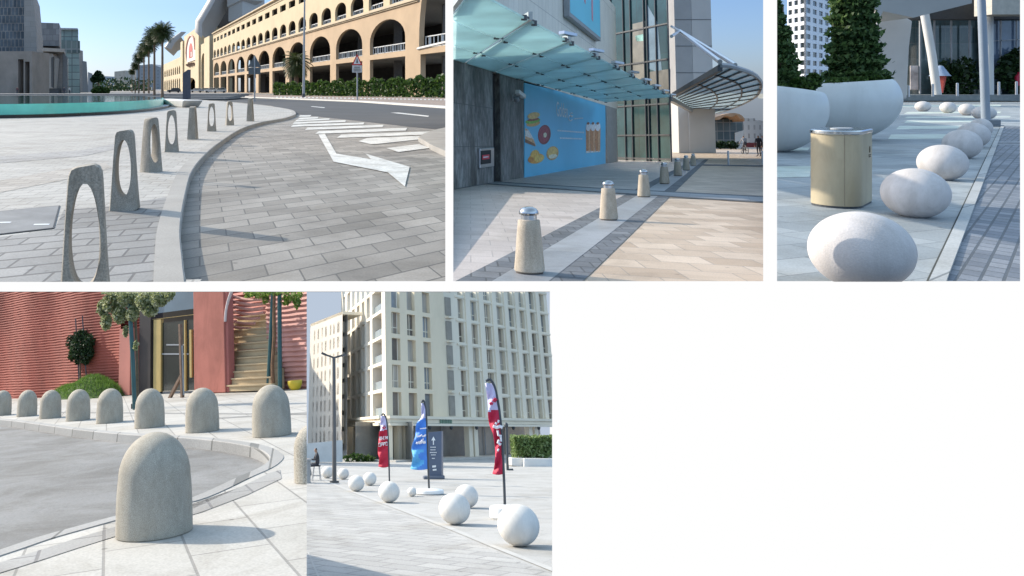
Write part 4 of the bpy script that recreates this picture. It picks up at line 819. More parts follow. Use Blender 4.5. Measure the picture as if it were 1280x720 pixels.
    lb = ['', 'second sand-coloured capped bollard from the camera', 'third sand-coloured capped bollard along the dark band', 'fourth sand-coloured capped bollard along the row, before the glass tower', 'fifth capped bollard, just left of the last two of the row', 'sixth capped bollard, second farthest of the row', 'farthest and smallest capped bollard of the row']
    for i, (x, y, h) in enumerate([(662, 342, 83.5), (761, 275.5, 50), (805, 246.6, 35), (830.7, 230, 27), (847.3, 220, 22.5), (858, 213, 19), (866.7, 207.3, 15.5)]):
        p = g(x, y); k = h * P.px(p)
        if i == 0: place(t, P, p, 0, k)
        else: dup(t, P, p, i, k, lb[i])
    for x, lb in ((910.6, 'thin steel post standing alone on the paving before the cyclist'), (953.3, 'thin steel post at the right edge below the walking pair')):
        p = g(x, 206.5); m = MB(); m.tube([p, p + V((0, 0, .98))], .065, 12); m.tube([p + V((0, 0, .98)), p + V((0, 0, 1.02))], [.065, .045], 12); solo(P, 'steel_post', m, M['steel'], lb, 'post', 'thin steel posts on the mall paving')
    # --- people
    p = g(948.5, 196); person(P, 'person in dark suit walking away at the right, carrying a bag', p, RD(170), 27 * P.px(p) / 1.75, dict(Lknee=(-.12, -.1, .5), Lank=(-.12, .05, .1), Rank=(.11, .22, .12), Rknee=(.1, .03, .5)), cols((.025, .025, .035), (.03, .03, .035)), 'walkers on the mall paving')
    p = g(953.5, 193); person(P, 'person in grey top walking beside the one in the dark suit', p, RD(185), 24 * P.px(p) / 1.75, {}, cols((.3, .3, .33), (.06, .06, .08)), 'walkers on the mall paving')
    p = g(931, 192.5); k = 22.5 * P.px(p) / 1.7; r0 = RD(176)
    person(P, 'cyclist in grey top riding away across the mall paving', p, r0, k, dict(pelvis=(0, .1, .98), waist=(0, .06, 1.12), chest=(0, -.06, 1.35), neck=(0, -.14, 1.5), chin=(0, -.19, 1.55), head=(0, -.2, 1.63), crown=(0, -.19, 1.72), nose=(0, -.3, 1.61), Lhip=(-.1, .08, .95), Rhip=(.1, .08, .95), Lknee=(-.13, -.22, .72), Rknee=(.13, -.15, .56), Lank=(-.12, -.05, .38), Rank=(.12, .02, .17), Ltoe=(-.12, -.2, .34), Rtoe=(.12, -.16, .13), Lsho=(-.19, -.06, 1.43), Rsho=(.19, -.06, 1.43), Lelb=(-.26, -.25, 1.2), Relb=(.26, -.25, 1.2), Lwri=(-.24, -.45, 1.06), Rwri=(.24, -.45, 1.06)), cols((.3, .31, .34), (.1, .1, .12)))
    t = thing(P, 'bicycle', 'bicycle under the cyclist in the grey top', 'bicycle', p, r0); s = k; bk = M['dsteel']
    for y in (-.52, .52):
        m = MB(); c = V((0, y, .33)) * s; m.tube([c + V((0, .33 * cos(u * pi / 12), .33 * sin(u * pi / 12))) * s for u in range(25)], .03 * s, 6); m.tube([c - V((.05 * s, 0, 0)), c + V((.05 * s, 0, 0))], .03 * s, 6)
        for u in range(6): m.tube([c, c + V((0, .32 * cos(u * pi / 3), .32 * sin(u * pi / 3))) * s], .005 * s, 4)
        part('wheel', m, M['black'], t, raw=True)
    m = MB(); pts = {k_: V(v) * s for k_, v in dict(bb=(0, .05, .3), st=(0, .15, .85), hd=(0, -.38, .9), rr=(0, .52, .33), fr=(0, -.52, .33)).items()}
    for a_, b_ in (('bb', 'st'), ('bb', 'hd'), ('st', 'hd'), ('bb', 'rr'), ('st', 'rr'), ('hd', 'fr')): m.tube([pts[a_], pts[b_]], .02 * s, 6)
    part('frame', m, bk, t, raw=True); m = MB(); m.tube([V((-.28, -.44, 1.02)) * s, V((0, -.4, .98)) * s, V((.28, -.44, 1.02)) * s], .016 * s, 6); part('handlebar', m, bk, t, raw=True); m = MB(); m.ell(V((0, .15, .87)) * s, (.09 * s, .14 * s, .04 * s), 12, 8); part('saddle', m, M['black'], t, raw=True)
    # --- far end
    d = 200; W = lambda x, y, o=0: P.at(x, y, d - o); a = thing(P, 'pavilion', 'glass pavilion with curved wooden roof beyond the oval canopy', 'building', W(905, 186)); m = MB(); m.prism([W(x, y) for x, y in [(888, 186), (929, 186), (929, 149), (915, 147), (888, 152)]], (0, 30, 0)); part('glass_wall', m, pavers('pavilion_glass', (.06, .09, .1), (.12, .16, .17), (.25, .26, .26), 1.6, 2.2, 0, .1, .3, .2, .15, axes='xz', offset=0), a)
    ar = curve([(886, 150, 0), (893, 147, 0), (905, 143, 0), (917, 141.2, 0), (926, 143.5, 0), (931, 148.5, 0)], 5); m = MB(); m.prism([W(p.x, p.y, 6) for p in ar] + [W(p.x - .5, p.y + 3.5 + 1.5 * sin(i), 6) for i, p in reversed(list(enumerate(ar)))], (0, 36, 0)); bmesh.ops.triangulate(m.bm, faces=m.bm.faces[:]); part('roof', m, mat('wood_soffit', (.42, .27, .17), .7, .15, 1.5), a)
    m = MB(); m.prism([W(919, 186, .3), W(929.5, 186, .3), W(929.5, 163, .3), W(919, 166, .3)], (0, 1, 0)); part('white_screen', m, M['white'], a)
    def far(lb, d, px, col):
        b_ = thing(P, 'distant_building', lb, 'building', P.at(px[0][0], px[0][1], d), group='far white buildings behind the mall'); m = MB(); m.prism([P.at(x, y, d) for x, y in px], (0, 40, 0)); part('wall', m, pavers('far_white', sc(col, .55)[:3], sc(col, .7)[:3], col, 3, 4.5, 0, 1.1, .1, .1, axes='xz', offset=0), b_)
    far('long white far building right of the wooden roof', 420, [(926, 186), (962, 186), (962, 152), (944, 150), (944, 148), (926, 148)], (.6, .6, .6)); far('narrow strip of white building seen in the gap beside the glass tower', 300, [(838.5, 186), (848, 186), (848, 146), (838.5, 146)], (.6, .6, .6))
    m = MB(); q_ = P.at(908, 186, 180); m.leaves(700, .6, clumps([(q_ + V((x, 0, .9)), V((1.6, .8, .9))) for x in (-3.5, -1.2, 1.4)])); solo(P, 'planter_hedge', m, M['dgreen'], 'low dark hedge before the pavilion', 'hedge')
    m = MB(); m.box(P.at(940, 183, 260) , (7, 2, 2.4)); solo(P, 'kiosk', m, mat('kiosk_red', (.25, .05, .05), .7), 'small dark red kiosk far behind the cyclist', 'kiosk', bevel=.1)
# ================================================================ plaza with egg seats
def egg_plaza():
    global BK; BK = 54.0
    P = C; g = P.g; clip = dict(x0=969); cg = dict(x0=968, x1=1279, y1=352.35)
    slab = pavers('plaza_slabs', (.25, .275, .285), (.37, .395, .4), (.2, .215, .22), .8, .5, RD(-22), .009, var=.18, vs=.7, rough=.6)
    mb = MB(); mb.poly([(2, 6.4, 0), (7.6, 6.4, 0), (5200, 3000, 0), (1560, 3000, 0)]); solo(P, 'ground', mb, slab, kind='structure', clip=cg)
    ln = lambda x0: [(x0 + (1272.5 - x0) * (355 - y) / (355 - 111.8), y) for y in (372, 355, 320, 280, 240, 210, 190, 176, 165, 158)]
    def strip(name, a, b, m, z): L, R = ln(a), ln(b); mb = MB(); mb.poly([g(x, y, z) for x, y in L + R[::-1]]); solo(P, name, mb, m, kind='structure', clip=cg)
    strip('brick_paving', 1181, 1420, pavers('blue_grey_bricks', (.13, .145, .17), (.24, .255, .28), (.085, .095, .105), .2, .125, RD(-38), .011, sq=.7, var=.2, vs=.8, rough=.6), .004)
    strip('kerb_groove', 1156, 1164, mat('dark_joint', (.05, .055, .05), .9), .004)
    kb = MB(); L, R = ln(1161), ln(1183); kb.prism([g(x, y, 0) for x, y in L + R[::-1]], (0, 0, .03)); solo(P, 'kerb', kb, pavers('pale_kerb_stone', (.38, .39, .385), (.42, .43, .42), (.2, .21, .21), 60, 1.15, RD(-38), .012, .1, 1), kind='structure', clip=cg)
    mb = MB()
    for i in range(30): x = 1247.5 + i * 1.4; mb.poly([g(x, 180.2, .010), g(x + .7, 180.2, .010), g(x + .7, 177.8, .010), g(x, 177.8, .010)])
    solo(P, 'drain_slots', mb, M['black'], kind='structure', clip=cg); mb = MB(); mb.poly([g(x, y, .007) for x, y in [(1245, 181), (1285, 181), (1285, 177), (1246, 177)]]); solo(P, 'drain_cover', mb, M['gsteel'], kind='structure', clip=cg)
    pale = pavers('painted_sunlight', (.50, .56, .50), (.56, .61, .55), (.4, .45, .41), 2.5, 1.2, 0, .012, .1, .6)  # pale bands paint sunlit stripes into the ground colour
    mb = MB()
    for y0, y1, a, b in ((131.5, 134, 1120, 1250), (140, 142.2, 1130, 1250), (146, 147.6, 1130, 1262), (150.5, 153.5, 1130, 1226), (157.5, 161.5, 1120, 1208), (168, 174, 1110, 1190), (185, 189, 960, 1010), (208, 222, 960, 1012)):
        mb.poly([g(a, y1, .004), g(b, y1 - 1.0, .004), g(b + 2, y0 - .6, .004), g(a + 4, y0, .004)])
    solo(P, 'painted_sun_bands', mb, pale, kind='structure', clip=cg)
    # --- eggs
    wst = mat('white_cast_stone', (.60, .565, .545), .7, .06, 1.5, .15, 70, speck=.1, sps=80, stain=.16, sts=1.6); egg = None
    E_ = [(1076, 361, 134, 96, 'largest white egg-shaped seat at the front, cut by the lower edge'), (1144, 272.5, 87, 62, 'second white egg seat, right behind the largest one'), (1178, 226, 64, 45, 'third white egg seat of the receding row'), (1202.5, 198.5, 50, 36.5, 'fourth white egg seat of the row, half hidden'), (1216.5, 184.5, 43, 31, 'fifth white egg seat, nearly hidden in the row'), (1226, 172, 30, 24, 'last egg seat of the near row, by the grey pole'),
          (1153.7, 139.6, 20.5, 13.2, 'leftmost small egg seat far back on the paving'), (1185, 141.6, 21, 14.2, 'small egg seat far back, second from the left'), (1208.4, 144.6, 21, 15, 'small egg seat far back, third from the left'), (1230, 150, 31, 17.5, 'far egg seat partly hidden by the grey pole')]
    for i, (x, y, w, h, lb) in enumerate(E_):
        X = (x - 450) / 1000; c = .3
        for _ in range(6): p = g(x, y - h / 2, c * .94); D_ = P.px(p); a = w / 2 * D_ / (1 + X * X) ** .4; c = h / 2 * D_
        p.z = 0
        th = -math.atan(X); T_ = Matrix.Translation(p) @ Matrix.Rotation(th * .8, 4, 'Z') @ Matrix.Diagonal((a, a * .92, c, 1))
        if egg is None or i == 0:
            m = MB(); m.ell((0, 0, .94), (1, 1, 1), 56, 36)
            if i == 0: m.bm.transform(T_); egg = 0; tag(solo(P, 'egg_seat', m, wst, clip=dict(y1=352.2)), lb, 'seat', 'white egg-shaped seats'); continue
        if egg == 0: m = MB(); m.ell((0, 0, .94), (1, 1, 1), 56, 36); egg = o = solo(P, 'egg_seat', m, wst, centre=False)
        else: o = egg.copy(); COL.objects.link(o)
        tag(o, lb, 'seat', 'white egg-shaped seats'); o.matrix_world = P.M @ T_
    # --- bin
    p = g(1052, 254); t = thing(P, 'litter_bin', 'beige oval litter bin with shiny steel lid, left of the egg seats', 'litter bin', p, RD(48))
    def stad(l, r, z, N=14): return [(l + r * cos(-pi / 2 + pi * i / N), r * sin(-pi / 2 + pi * i / N), z) for i in range(N + 1)] + [(-l + r * cos(pi / 2 + pi * i / N), r * sin(pi / 2 + pi * i / N), z) for i in range(N + 1)]
    def sh(l, r, z0, z1, sl=0): m = MB(); m.prism([V(q) for q in stad(l, r, z0)], (0, 0, z1 - z0)); return m
    beige = mat('beige_enamel', (.42, .355, .235), .45, .06, 1.5, stain=.12, sts=3); m = sh(.32, .31, .03, .99)
    for f in m.bm.faces: f.smooth = len(f.verts) == 4
    part('body', m, beige, t, raw=True); part('base', sh(.315, .303, 0, .03), M['dsteel'], t, raw=True); lid = sh(.33, .32, .99, 1.05)
    for f in lid.bm.faces: f.smooth = len(f.verts) == 4
    ld = part('lid', lid, mat('chrome', (.6, .62, .63), .15, .05, 2, metal=1), t, raw=True, bevel=.015); part('ash_tray', sh(.1, .12, 1.045, 1.062), M['gsteel'], t, raw=True, sub=ld)
    m = MB(); m.box((-.33 - .3 * cos(.5), -.31 * sin(.5), .51), (.006, .008, .94)); part('seam', m, mat('seam_brown', (.26, .22, .15), .6), t, raw=True)  # thin darker brown joint line down the body
    m = MB(); 
    for w, z, h in ((.03, .75, .045), (.018, .79, .03), (.085, .69, .012), (.07, .665, .012)): m.box((.16, -.312, z), (w * 1.5, .012, h * 1.2))
    part('emblem', m, mat('emblem_brown', (.1, .075, .04), .5), t, raw=True)
    # --- planters
    wp = mat('white_planter_shell', (.62, .63, .605), .4, .04, .5, coat=.15, stain=.08, sts=.8)
    def planter(lb, cx, yb, w, h, rim, tilt, rz):
        p = g(cx, yb - 4); k = P.px(p); a = w / 2 * k * .86; H = h * k; t = thing(P, 'planter', lb, 'planter', p + V((0, a * .6, 0)), rz, 'big white rounded planters'); m = MB(); pr = []
        for i in range(25): ph = -pi / 2 + (pi / 2 + rim) * i / 24; pr.append((max(.001, cos(ph)) * a, (sin(ph) + .97) / (sin(rim) + 1) * H))
        pr[0] = (a * .25, 0); r_ = pr[-1][0]; pr += [(r_ * .96, H * 1.005), (r_ * .93, H * .98), (r_ * .9, H * .8)]; m.lathe(pr, seg=64, sx=1.08, sy=.9)
        for v in m.bm.verts: v.co.z += v.co.x * tilt * (v.co.z / H)
        L_ = LOCAL[t.name][1]; m.bm.transform(L_); part('shell', m, wp, t, clip); m = MB(); m.lathe([(r_ * .92, H * .82), (0, H * .84)], seg=32, sx=1.08, sy=.9); m.bm.transform(L_); part('soil', m, mat('soil', (.04, .03, .02), .95), t, clip); return p + V((0, a * .6, 0)), a, H
    p1, a1, H1 = planter('white rounded planter at the left edge with dark hedge in it', 984, 196, 146, 82, .34, -.12, 0); p2, a2, H2 = planter('white rounded planter behind the litter bin, with the tall hedge in it', 1072, 181, 160, 75, .5, .06, 0)
    hm = leafmat('hedge_leaves', [(.02, .05, .015), (.06, .12, .035), (.14, .21, .07)], .4)
    def shrub(nm, lb, P0, cs, n, sz, mt): m = MB(); m.leaves(n, sz, clumps([(P.at(x, y, P0.y + dy), V((rx * k_, .75 * rx * k_, rz * k_))) for x, y, rx, rz, dy in cs for k_ in [P.px(P0)]])); b = P.at(cs[0][0], cs[0][1], P0.y); return solo(P, nm, m, mt, lb, 'shrub', clip=dict(x0=970))
    def col(nm, lb, P0, pts, n, sz): # clipped conical hedge between left/right outlines
        m = MB(); k = P.px(P0)
        def f():
            y = rng.uniform(pts[0][0], pts[-1][0])
            for (ya, la, ra), (yb, lb_, rb) in zip(pts, pts[1:]):
                if ya <= y <= yb: s = (y - ya) / (yb - ya); l = la + (lb_ - la) * s; r = ra + (rb - ra) * s; break
            c, h = (l + r) / 2, (r - l) / 2 * (1 + .12 * sin(y * .35) + .1 * sin(y * .9 + 1) + rng.gauss(0, .07)); a = rng.uniform(0, 6.28); q = sqrt(rng.uniform(.25, 1.0)); return P.at(c, y, P0.y) + V((h * k * q * cos(a), h * k * .9 * q * sin(a), 0))
        m.leaves(n, sz, f); t = thing(P, nm, lb, 'hedge', P.at((pts[-1][1] + pts[-1][2]) / 2, pts[-1][0], P0.y)); part('foliage', m, hm, t, clip=dict(x0=970)); m = MB(); b = P.at((pts[-1][1] + pts[-1][2]) / 2, pts[-1][0] + 6, P0.y); m.tube([b, b + V((0, 0, (pts[-1][0] - max(pts[0][0], 0)) * k))], .06, 6); part('trunk', m, M['bark'], t, clip=dict(x0=970))
    col('tall_hedge', 'dark green upright hedge growing in the left white planter', p1, [(-12, 955, 970), (8, 955, 974), (40, 955, 984), (70, 955, 992), (100, 955, 996), (122, 955, 998)], 5200, .17); col('tall_hedge', 'tall dense dark green hedge tapering upwards, in the planter behind the bin', p2, [(-14, 1046, 1090), (10, 1042, 1091), (45, 1040, 1094), (70, 1039, 1098), (92, 1037, 1105), (108, 1036, 1106)], 9000, .18)
    shrub('leafy_shrub', 'light green leafy shrub at the front of the left planter', p1, [(985, 112, 18, 7, -.5), (1004, 106, 16, 9, -.4), (1018, 100, 9, 10, 0), (968, 116, 14, 6, -.5)], 1500, .14, M['green']); shrub('leafy_shrub', 'light green leafy shrub along the rim of the planter behind the bin', p2, [(1068, 103, 16, 6, -.9), (1090, 100, 14, 9, -.8), (1104, 102, 12, 8, -.6), (1049, 103, 16, 5, -.9)], 1700, .16, M['green'])
    # --- white office block
    d = 190; W = lambda x, y, o=0: P.at(x, y, d - o); t = thing(P, 'office_block', 'white office block with a grid of dark windows seen between the hedges', 'building', W(1008, 118)); b0, b1, b2 = P.at(984, 117, 198), W(1006.5, 117), P.at(1037, 117, 206); b0.z = b1.z = b2.z = 0
    wh = mat('office_white', (.66, .68, .72), .7, .05, .2); gl = M['glass']
    for (p, q, nx) in ((b0, b1, 3), (b1, b2, 4)):
        u = (q - p); Lw = u.length; u.normalize(); inn = V((-u.y, u.x, 0)); fl = [(115.5 - y) * .19 for y in range(112, -60, -11)]; m = MB(); holes = []
        for i in range(nx):
            for z in fl: m.wall(p, u, inn, rect(Lw * i / nx, Lw * (i + 1) / nx, z - .05, z + 2.04), [rect(Lw * (i + .2) / nx, Lw * (i + .82) / nx, z + .5, z + 1.7)], .25)
        part('facade', m, wh, t, clip); m = MB(); m.wall(p + inn * .22, u, inn, rect(0, Lw, 0, 32)); part('window_glass', m, gl, t, clip)
    # --- pavilion: leaning wall, columns, soffit, glass front
    d = 114; W = lambda x, y, o=0: P.at(x, y, d - o * 1.8); t = thing(P, 'entrance_hall', 'entrance hall with curved pale canopy, slanted columns and tall glass front', 'building', W(1200, 112)); conc = mat('pale_concrete', (.5, .475, .44), .7, .07, .25)
    m = MB(); m.prism([W(x, y, 8) for x, y in [(1098, 124), (1134, 124), (1137, 60), (1141, 26), (1116, 12), (1098, 14), (1090, 40), (1092, 80)]], (0, 3, 0)); part('curved_wall', m, conc, t, bevel=.2)
    m = MB(); m.prism([W(x, y, 14) for x, y in [(1096, 30), (1104, 14), (1142, 22), (1215, 4), (1215, -30), (1072, -30), (1082, 0), (1096, 14)]], (0, 6, 0)); part('canopy', m, mat('canopy_cladding', (.34, .335, .32), .6, .06, .2), t)
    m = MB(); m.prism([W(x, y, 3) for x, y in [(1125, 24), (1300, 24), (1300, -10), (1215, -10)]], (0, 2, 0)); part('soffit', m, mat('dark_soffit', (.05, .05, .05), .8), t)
    m = MB(); m.prism([W(x, y, 6) for x, y in [(1240, 18), (1300, 18), (1300, -30), (1240, -30)]], (0, 3, 0)); part('beam', m, mat('cream_beam', (.45, .42, .36), .7), t)
    gm = pavers('hall_glass', (.04, .075, .08), (.1, .15, .16), (.1, .12, .12), 2.1, 2.2, 0, .04, .5, .3, .08, bump=.05, axes='xz', offset=0, spec=.8); m = MB(); m.prism([W(x, y, 0) for x, y in [(1134, 118), (1300, 118), (1300, 10), (1134, 10)]], (0, .3, 0)); part('glass_front', m, gm, t)
    m = MB(); m.prism([W(x, y, .4) for x, y in [(1225, 112), (1300, 112), (1300, 26), (1225, 26)]], (0, .2, 0)); part('blue_pane', m, mat('sky_blue_glass', (.12, .17, .25), .07, .3, .2, spec=.8), t)
    m = MB(); m.bar(W(1134, 24, .6), W(1300, 24, .6), .3, .25); m.bar(W(1226, 52, .6), W(1300, 48, .6), .2, .1)
    for x in (1150, 1168, 1189, 1212, 1236, 1251, 1271): m.bar(W(x, 117, .6), W(x, 12, .6), .18, .2, (0, 1, 0))
    part('mullion', m, M['gsteel'], t); col_m = mat('white_column', (.58, .57, .54), .5, .05, .5)
    for pts, r in (([(1172, 122), (1165, 70), (1151, -10)], .52), ([(1236.5, 119), (1236, 60), (1235.5, -10)], .52)):
        m = MB(); m.tube([W(x, y, 4) for x, y in pts], r, 16); part('column', m, col_m, t)
    m = MB(); m.prism([W(x, y, 5) for x, y in [(1090, 126), (1330, 126), (1330, 118.5), (1090, 118.5)]], (0, 30, 0)); part('step', m, mat('grey_step', (.2, .215, .21), .8), t)
    m = MB(); m.prism([W(x, y, .55) for x, y in [(1138, 112), (1148, 112), (1148, 82), (1138, 82)]], (0, .1, 0)); part('pale_doorway', m, mat('doorway_pink', (.45, .4, .37), .6, .5, .6), t)
    m = MB(); m.leaves(1900, .8, clumps([(W(x, y, 1), V((2.1, .6, 2.8))) for x, y in ((1262, 92), (1272, 84), (1186, 98), (1206, 96), (1277, 100))])); b = solo(P, 'shrub_row', m, M['dgreen'], 'dark shrubs standing against the hall glass', 'shrub')
    for x, yb, yt, lb in ((1135.7, 121, 107.5, 'thin steel post below the curved pale wall, leftmost of the five'), (1166, 120.5, 105.5, 'thin steel post in front of the slanted column'), (1196.6, 120, 104.5, 'thin steel post left of the grey pole, before the dark glass'), (1248.5, 119, 103, 'thin steel post right of the white column'), (1270.5, 118.5, 102.5, 'thin steel post by the red sign, rightmost of the five')):
        p = W(x, yb, 7.5); q = W(x, yt, 7.5); m = MB(); m.tube([p, q], .15, 12); m.tube([q, q + V((0, 0, .08))], [.15, .09], 12); solo(P, 'steel_post', m, M['steel'], lb, 'post', 'thin steel posts before the entrance hall')
    m = MB(); b, q = W(1175, 116, 3), W(1175, 95, 3); m.lathe([(.45, 0), (.9, (q - b).z)], c=b, seg=4); t2 = thing(P, 'red_cone_stand', 'red tapered stand with pale blue top before the hall glass', 'stand', b); part('cone', m, mat('coral_red', (.5, .09, .07), .5), t2); m = MB(); m.lathe([(1.3, 0), (1.1, .2), (.36, 1.35), (0, 1.45)], c=q, seg=16); part('top', m, mat('pale_blue', (.3, .38, .5), .5), t2)
    m = MB(); m.prism([W(x, y, 1.5) for x, y in [(1271, 107), (1281, 107), (1281, 89), (1275, 90), (1271, 96)]], (0, .4, 0)); solo(P, 'red_sign', m, mat('sign_red_panel', (.45, .02, .05), .5), 'red panel at the right edge before the hall glass', 'sign')
    # --- grey pole
    b = g(1236, 158); t = thing(P, 'grey_pole', 'tall grey steel pole rising behind the row of egg seats', 'pole', b); d = b.y; W = lambda x, y: P.at(x, y, d); m = MB(); m.tube([W(1232.3, 152), W(1230.2, 90), W(1226.5, -6)], [.17, .165, .155], 16); part('shaft', m, mat('pole_grey', (.27, .31, .36), .45, .06, 1), t); m = MB(); m.box(W(1237, 153), (.6, .5, .22)); m.box(W(1238, 158), (.75, .6, .12)); part('base', m, mat('pole_base', (.16, .18, .2), .6), t, bevel=.02)
# ================================================================ red ribbed building with dome bollards
def dome_street():
    global BK; BK = 1.35
    P = D; g = P.g; clip = dict(y0=364.9, x1=383.4); cg = dict(x1=383.4, y1=724); K1 = .15
    mb = MB(); mb.prism([g(x, y) for x, y in [(-120, 730), (400, 730), (400, 480), (-120, 480)]], (0, 0, -.5))
    solo(P, 'road', mb, mat('pale_asphalt', (.23, .23, .225), .85, .16, .35, .3, 110, speck=.22, sps=45, stretch=(1, .5, 1), stain=.3, sts=.9), kind='structure', clip=cg)
    fark = [(-90, 521), (-20, 524), (0, 525), (20, 527), (60, 532.5), (92, 537), (150, 543), (215, 547), (250, 549.5), (280, 553), (305, 557), (320, 560.8), (331, 566)]
    near = [(337, 573), (331, 580.5), (318, 588), (297, 597), (240, 622.5), (195, 633), (145, 645.5), (95, 659), (45, 673), (0, 688), (-60, 707), (-120, 724)]
    line = curve([V((p.x, p.y, 0)) for p in [g(x, y, K1) for x, y in fark + near]], 5)
    slabs = pavers('white_slabs', (.40, .385, .35), (.46, .445, .41), (.26, .25, .23), 1.15, .62, RD(33), .012, .07, .35, .75, .3)
    out = [g(x, y, K1) for x, y in [(-140, 740), (420, 740), (420, 482), (-140, 482)]]
    mb = MB(); mb.sheet([(p.x, p.y, K1) for p in line] + [(p.x, p.y, K1) for p in out]); solo(P, 'pavement', mb, slabs, kind='structure', clip=cg)
    kb = MB(); ln = line[::-1]; ribbon(kb, ln, -.19, -.01, K1 + .01); solo(P, 'kerb', kb, pavers('pale_kerb_blocks', (.29, .285, .27), (.35, .345, .33), (.16, .16, .15), 1.0, 40, RD(10), .02, .1, 1, axes='tz'), kind='structure', clip=cg)
    q = [(350, 587), (335, 592), (300, 609), (243, 635), (195, 645.5), (145, 658), (95, 673), (45, 689), (0, 703), (-60, 722)]; q2 = [(352, 598), (310, 618), (252, 640), (200, 655), (150, 668.5), (97, 685), (45, 702), (0, 716), (-60, 735)]
    mb = MB(); mb.poly([g(x, y, K1 + .005) for x, y in q + q2[::-1]]); bmesh.ops.triangulate(mb.bm, faces=mb.bm.faces[:]); solo(P, 'paving_border', mb, pavers('grey_border_setts', (.27, .265, .25), (.33, .325, .31), (.19, .185, .18), .9, .5, RD(33), .015, .1, .6), kind='structure', clip=cg)
    mb = MB(); mb.poly([g(x, y, K1 + .004) for x, y in [(60, 514.5), (384, 517), (384, 518.6), (60, 515.8)]]); mb.poly([g(x, y, K1 + .004) for x, y in [(270, 522), (384, 515), (384, 517), (270, 523.6)]]); solo(P, 'paving_joint', mb, mat('dark_paving_joint', (.25, .245, .23), .9), kind='structure', clip=cg)
    # bollards
    st = mat('grey_terrazzo', (.50, .455, .37), .75, .07, 1.5, .35, 90, speck=.5, sps=70, stain=.16, sts=2.6); dome = None
    spec = [(193, 672, 131.5, 94, 'largest dome-topped bollard standing alone in the foreground on the near pavement'), (340, 547, 67, 49, 'dome bollard at the right end of the far row, below the tree stakes'), (253, 541.5, 57.5, 42, 'dome bollard second from the right in the far row, before the pink pillar'), (187, 536, 51, 37, 'dome bollard right of the leaning teal pole, third from the right of the far row'), (137, 530, 45, 32.5, 'dome bollard just left of the leaning teal pole, below the grass mound'), (97.5, 527, 41, 29, 'dome bollard below the small dark tree, middle of the far row'), (62.7, 524, 37, 26, 'dome bollard at the left foot of the grass mound'), (33.5, 521.5, 34.5, 24, 'second dome bollard from the left edge'), (2, 520.5, 33, 22.5, 'dome bollard cut off by the left edge'), (392, 604, 96, 50, 'dome bollard cut off at the right edge of the pavement')]
    for i, (x, y, h, w, lb) in enumerate(spec):
        p = g(x, y - w * .06, K1); k = P.px(p)
        if dome is None or i == 9:
            m = MB(); Hh = h / (w / 2) if False else 2.72; kk = k * w / 2 * .96
            pr = [(.97, 0), (1.0, .03), (1.0, .25), (.995, .8), (.98, 1.2), (.955, 1.5)] + [(.955 * cos(a * pi / 28) , 1.5 + 1.22 * sin(a * pi / 28)) for a in range(1, 15)]; pr[-1] = (0, 2.72); m.lathe(pr, seg=48)
            if i == 9: m.bm.transform(P_mat(p, kk)); o = solo(P, 'dome_bollard', m, st, clip=clip); tag(o, lb, 'bollard', 'dome-topped bollards by the road'); continue
            dome = o = solo(P, 'dome_bollard', m, st, centre=False)
        else: o = dome.copy(); COL.objects.link(o)
        tag(o, lb, 'bollard', 'dome-topped bollards by the road'); o.matrix_world = P.M @ Matrix.Translation(p) @ Matrix.Rotation(i * 1.1, 4, 'Z') @ Matrix.Diagonal((k * w / 2, k * w / 2, k * h / 2.72 * .89, 1))
    # building
    Yw = g(190, 493.5, K1).y; W = lambda x, y, o=0: P.at(x, y, Yw - o); zt = W(20, 340).z; zb = lambda x: K1 - .2
    t = thing(P, 'red_building', 'red building with wavy ribbed walls, gold-framed glass entrance and curved outside stair', 'building', W(240, 492))
    red = mat('red_ribbed_panel', (.30, .072, .047), .78, .14, .5, .2, 30, stain=.22, sts=.6); pink = mat('pink_render', (.44, .17, .13), .8, .1, .7, .15, 25)
    def ribbed(nm, xa, xb, mt, wav, o=0, amp=.013, pitch=.115, wl=1.15):
        a, b = W(xa, 480, o).x, W(xb, 480, o).x; y0 = Yw - o; nx = max(8, int((b - a) / .12)); m = MB(); rows = []; nz = int((zt + .2) / pitch)
        for i in range(nz + 1):
            for s in (0, 1):
                z = -.1 + pitch * (i + .62 * s); rows.append([m.bm.verts.new((a + (b - a) * k / nx, y0 + wav * sin((a + (b - a) * k / nx) * 2 * pi / wl * .25) + (amp if s else -amp) * (1 + .2 * sin(k * .9 + i * .4)) + wav * .05 * sin(k * .5 + i * .3), z + .006 * sin(k * .7 + i))) for k in range(nx + 1)])
        for r0, r1 in zip(rows, rows[1:]):
            for k in range(nx): m._f([r0[k], r0[k + 1], r1[k + 1], r1[k]])
        return part(nm, m, mt, t, clip)
    ribbed('ribbed_wall', -60, 148, red, .09); ribbed('ribbed_wall', 146.5, 187, red, .05, -.4, .05); ribbed('ribbed_wall', 334, 400, mat('pink_ribbed_panel', (.52, .26, .22), .75, .1, .8), .08, -.8, .03, .17); ribbed('ribbed_wall', 270, 345, pink, .05, -2.1, .06, .19)
    def blk(nm, xa, xb, ya, yb, mt, o, dep, bev=0): m = MB(); a, b = W(xa, yb, o), W(xb, ya, o); m.prism([V((a.x, a.y, a.z)), V((b.x, a.y, a.z)), V((b.x, a.y, b.z)), V((a.x, a.y, b.z))], (0, dep, 0)); return part(nm, m, mt, t, clip, bevel=bev)
    blk('pier', 148, 163, 410, 494, pink, .12, .5); blk('back_wall', 186, 246, 350, 494, M['dark'], -2.2, .3); blk('door_reveal', 173.5, 188.5, 365, 494, mat('bronze_dark', (.035, .03, .028), .4), -.12, .6)
    blk('upper_glass', 186, 243, 352, 393, mat('blue_grey_glass', (.12, .17, .21), .12, .15, .4, spec=.7), -.3, .2); gold = mat('gold_frame', (.42, .31, .12), .4, .1, 2)
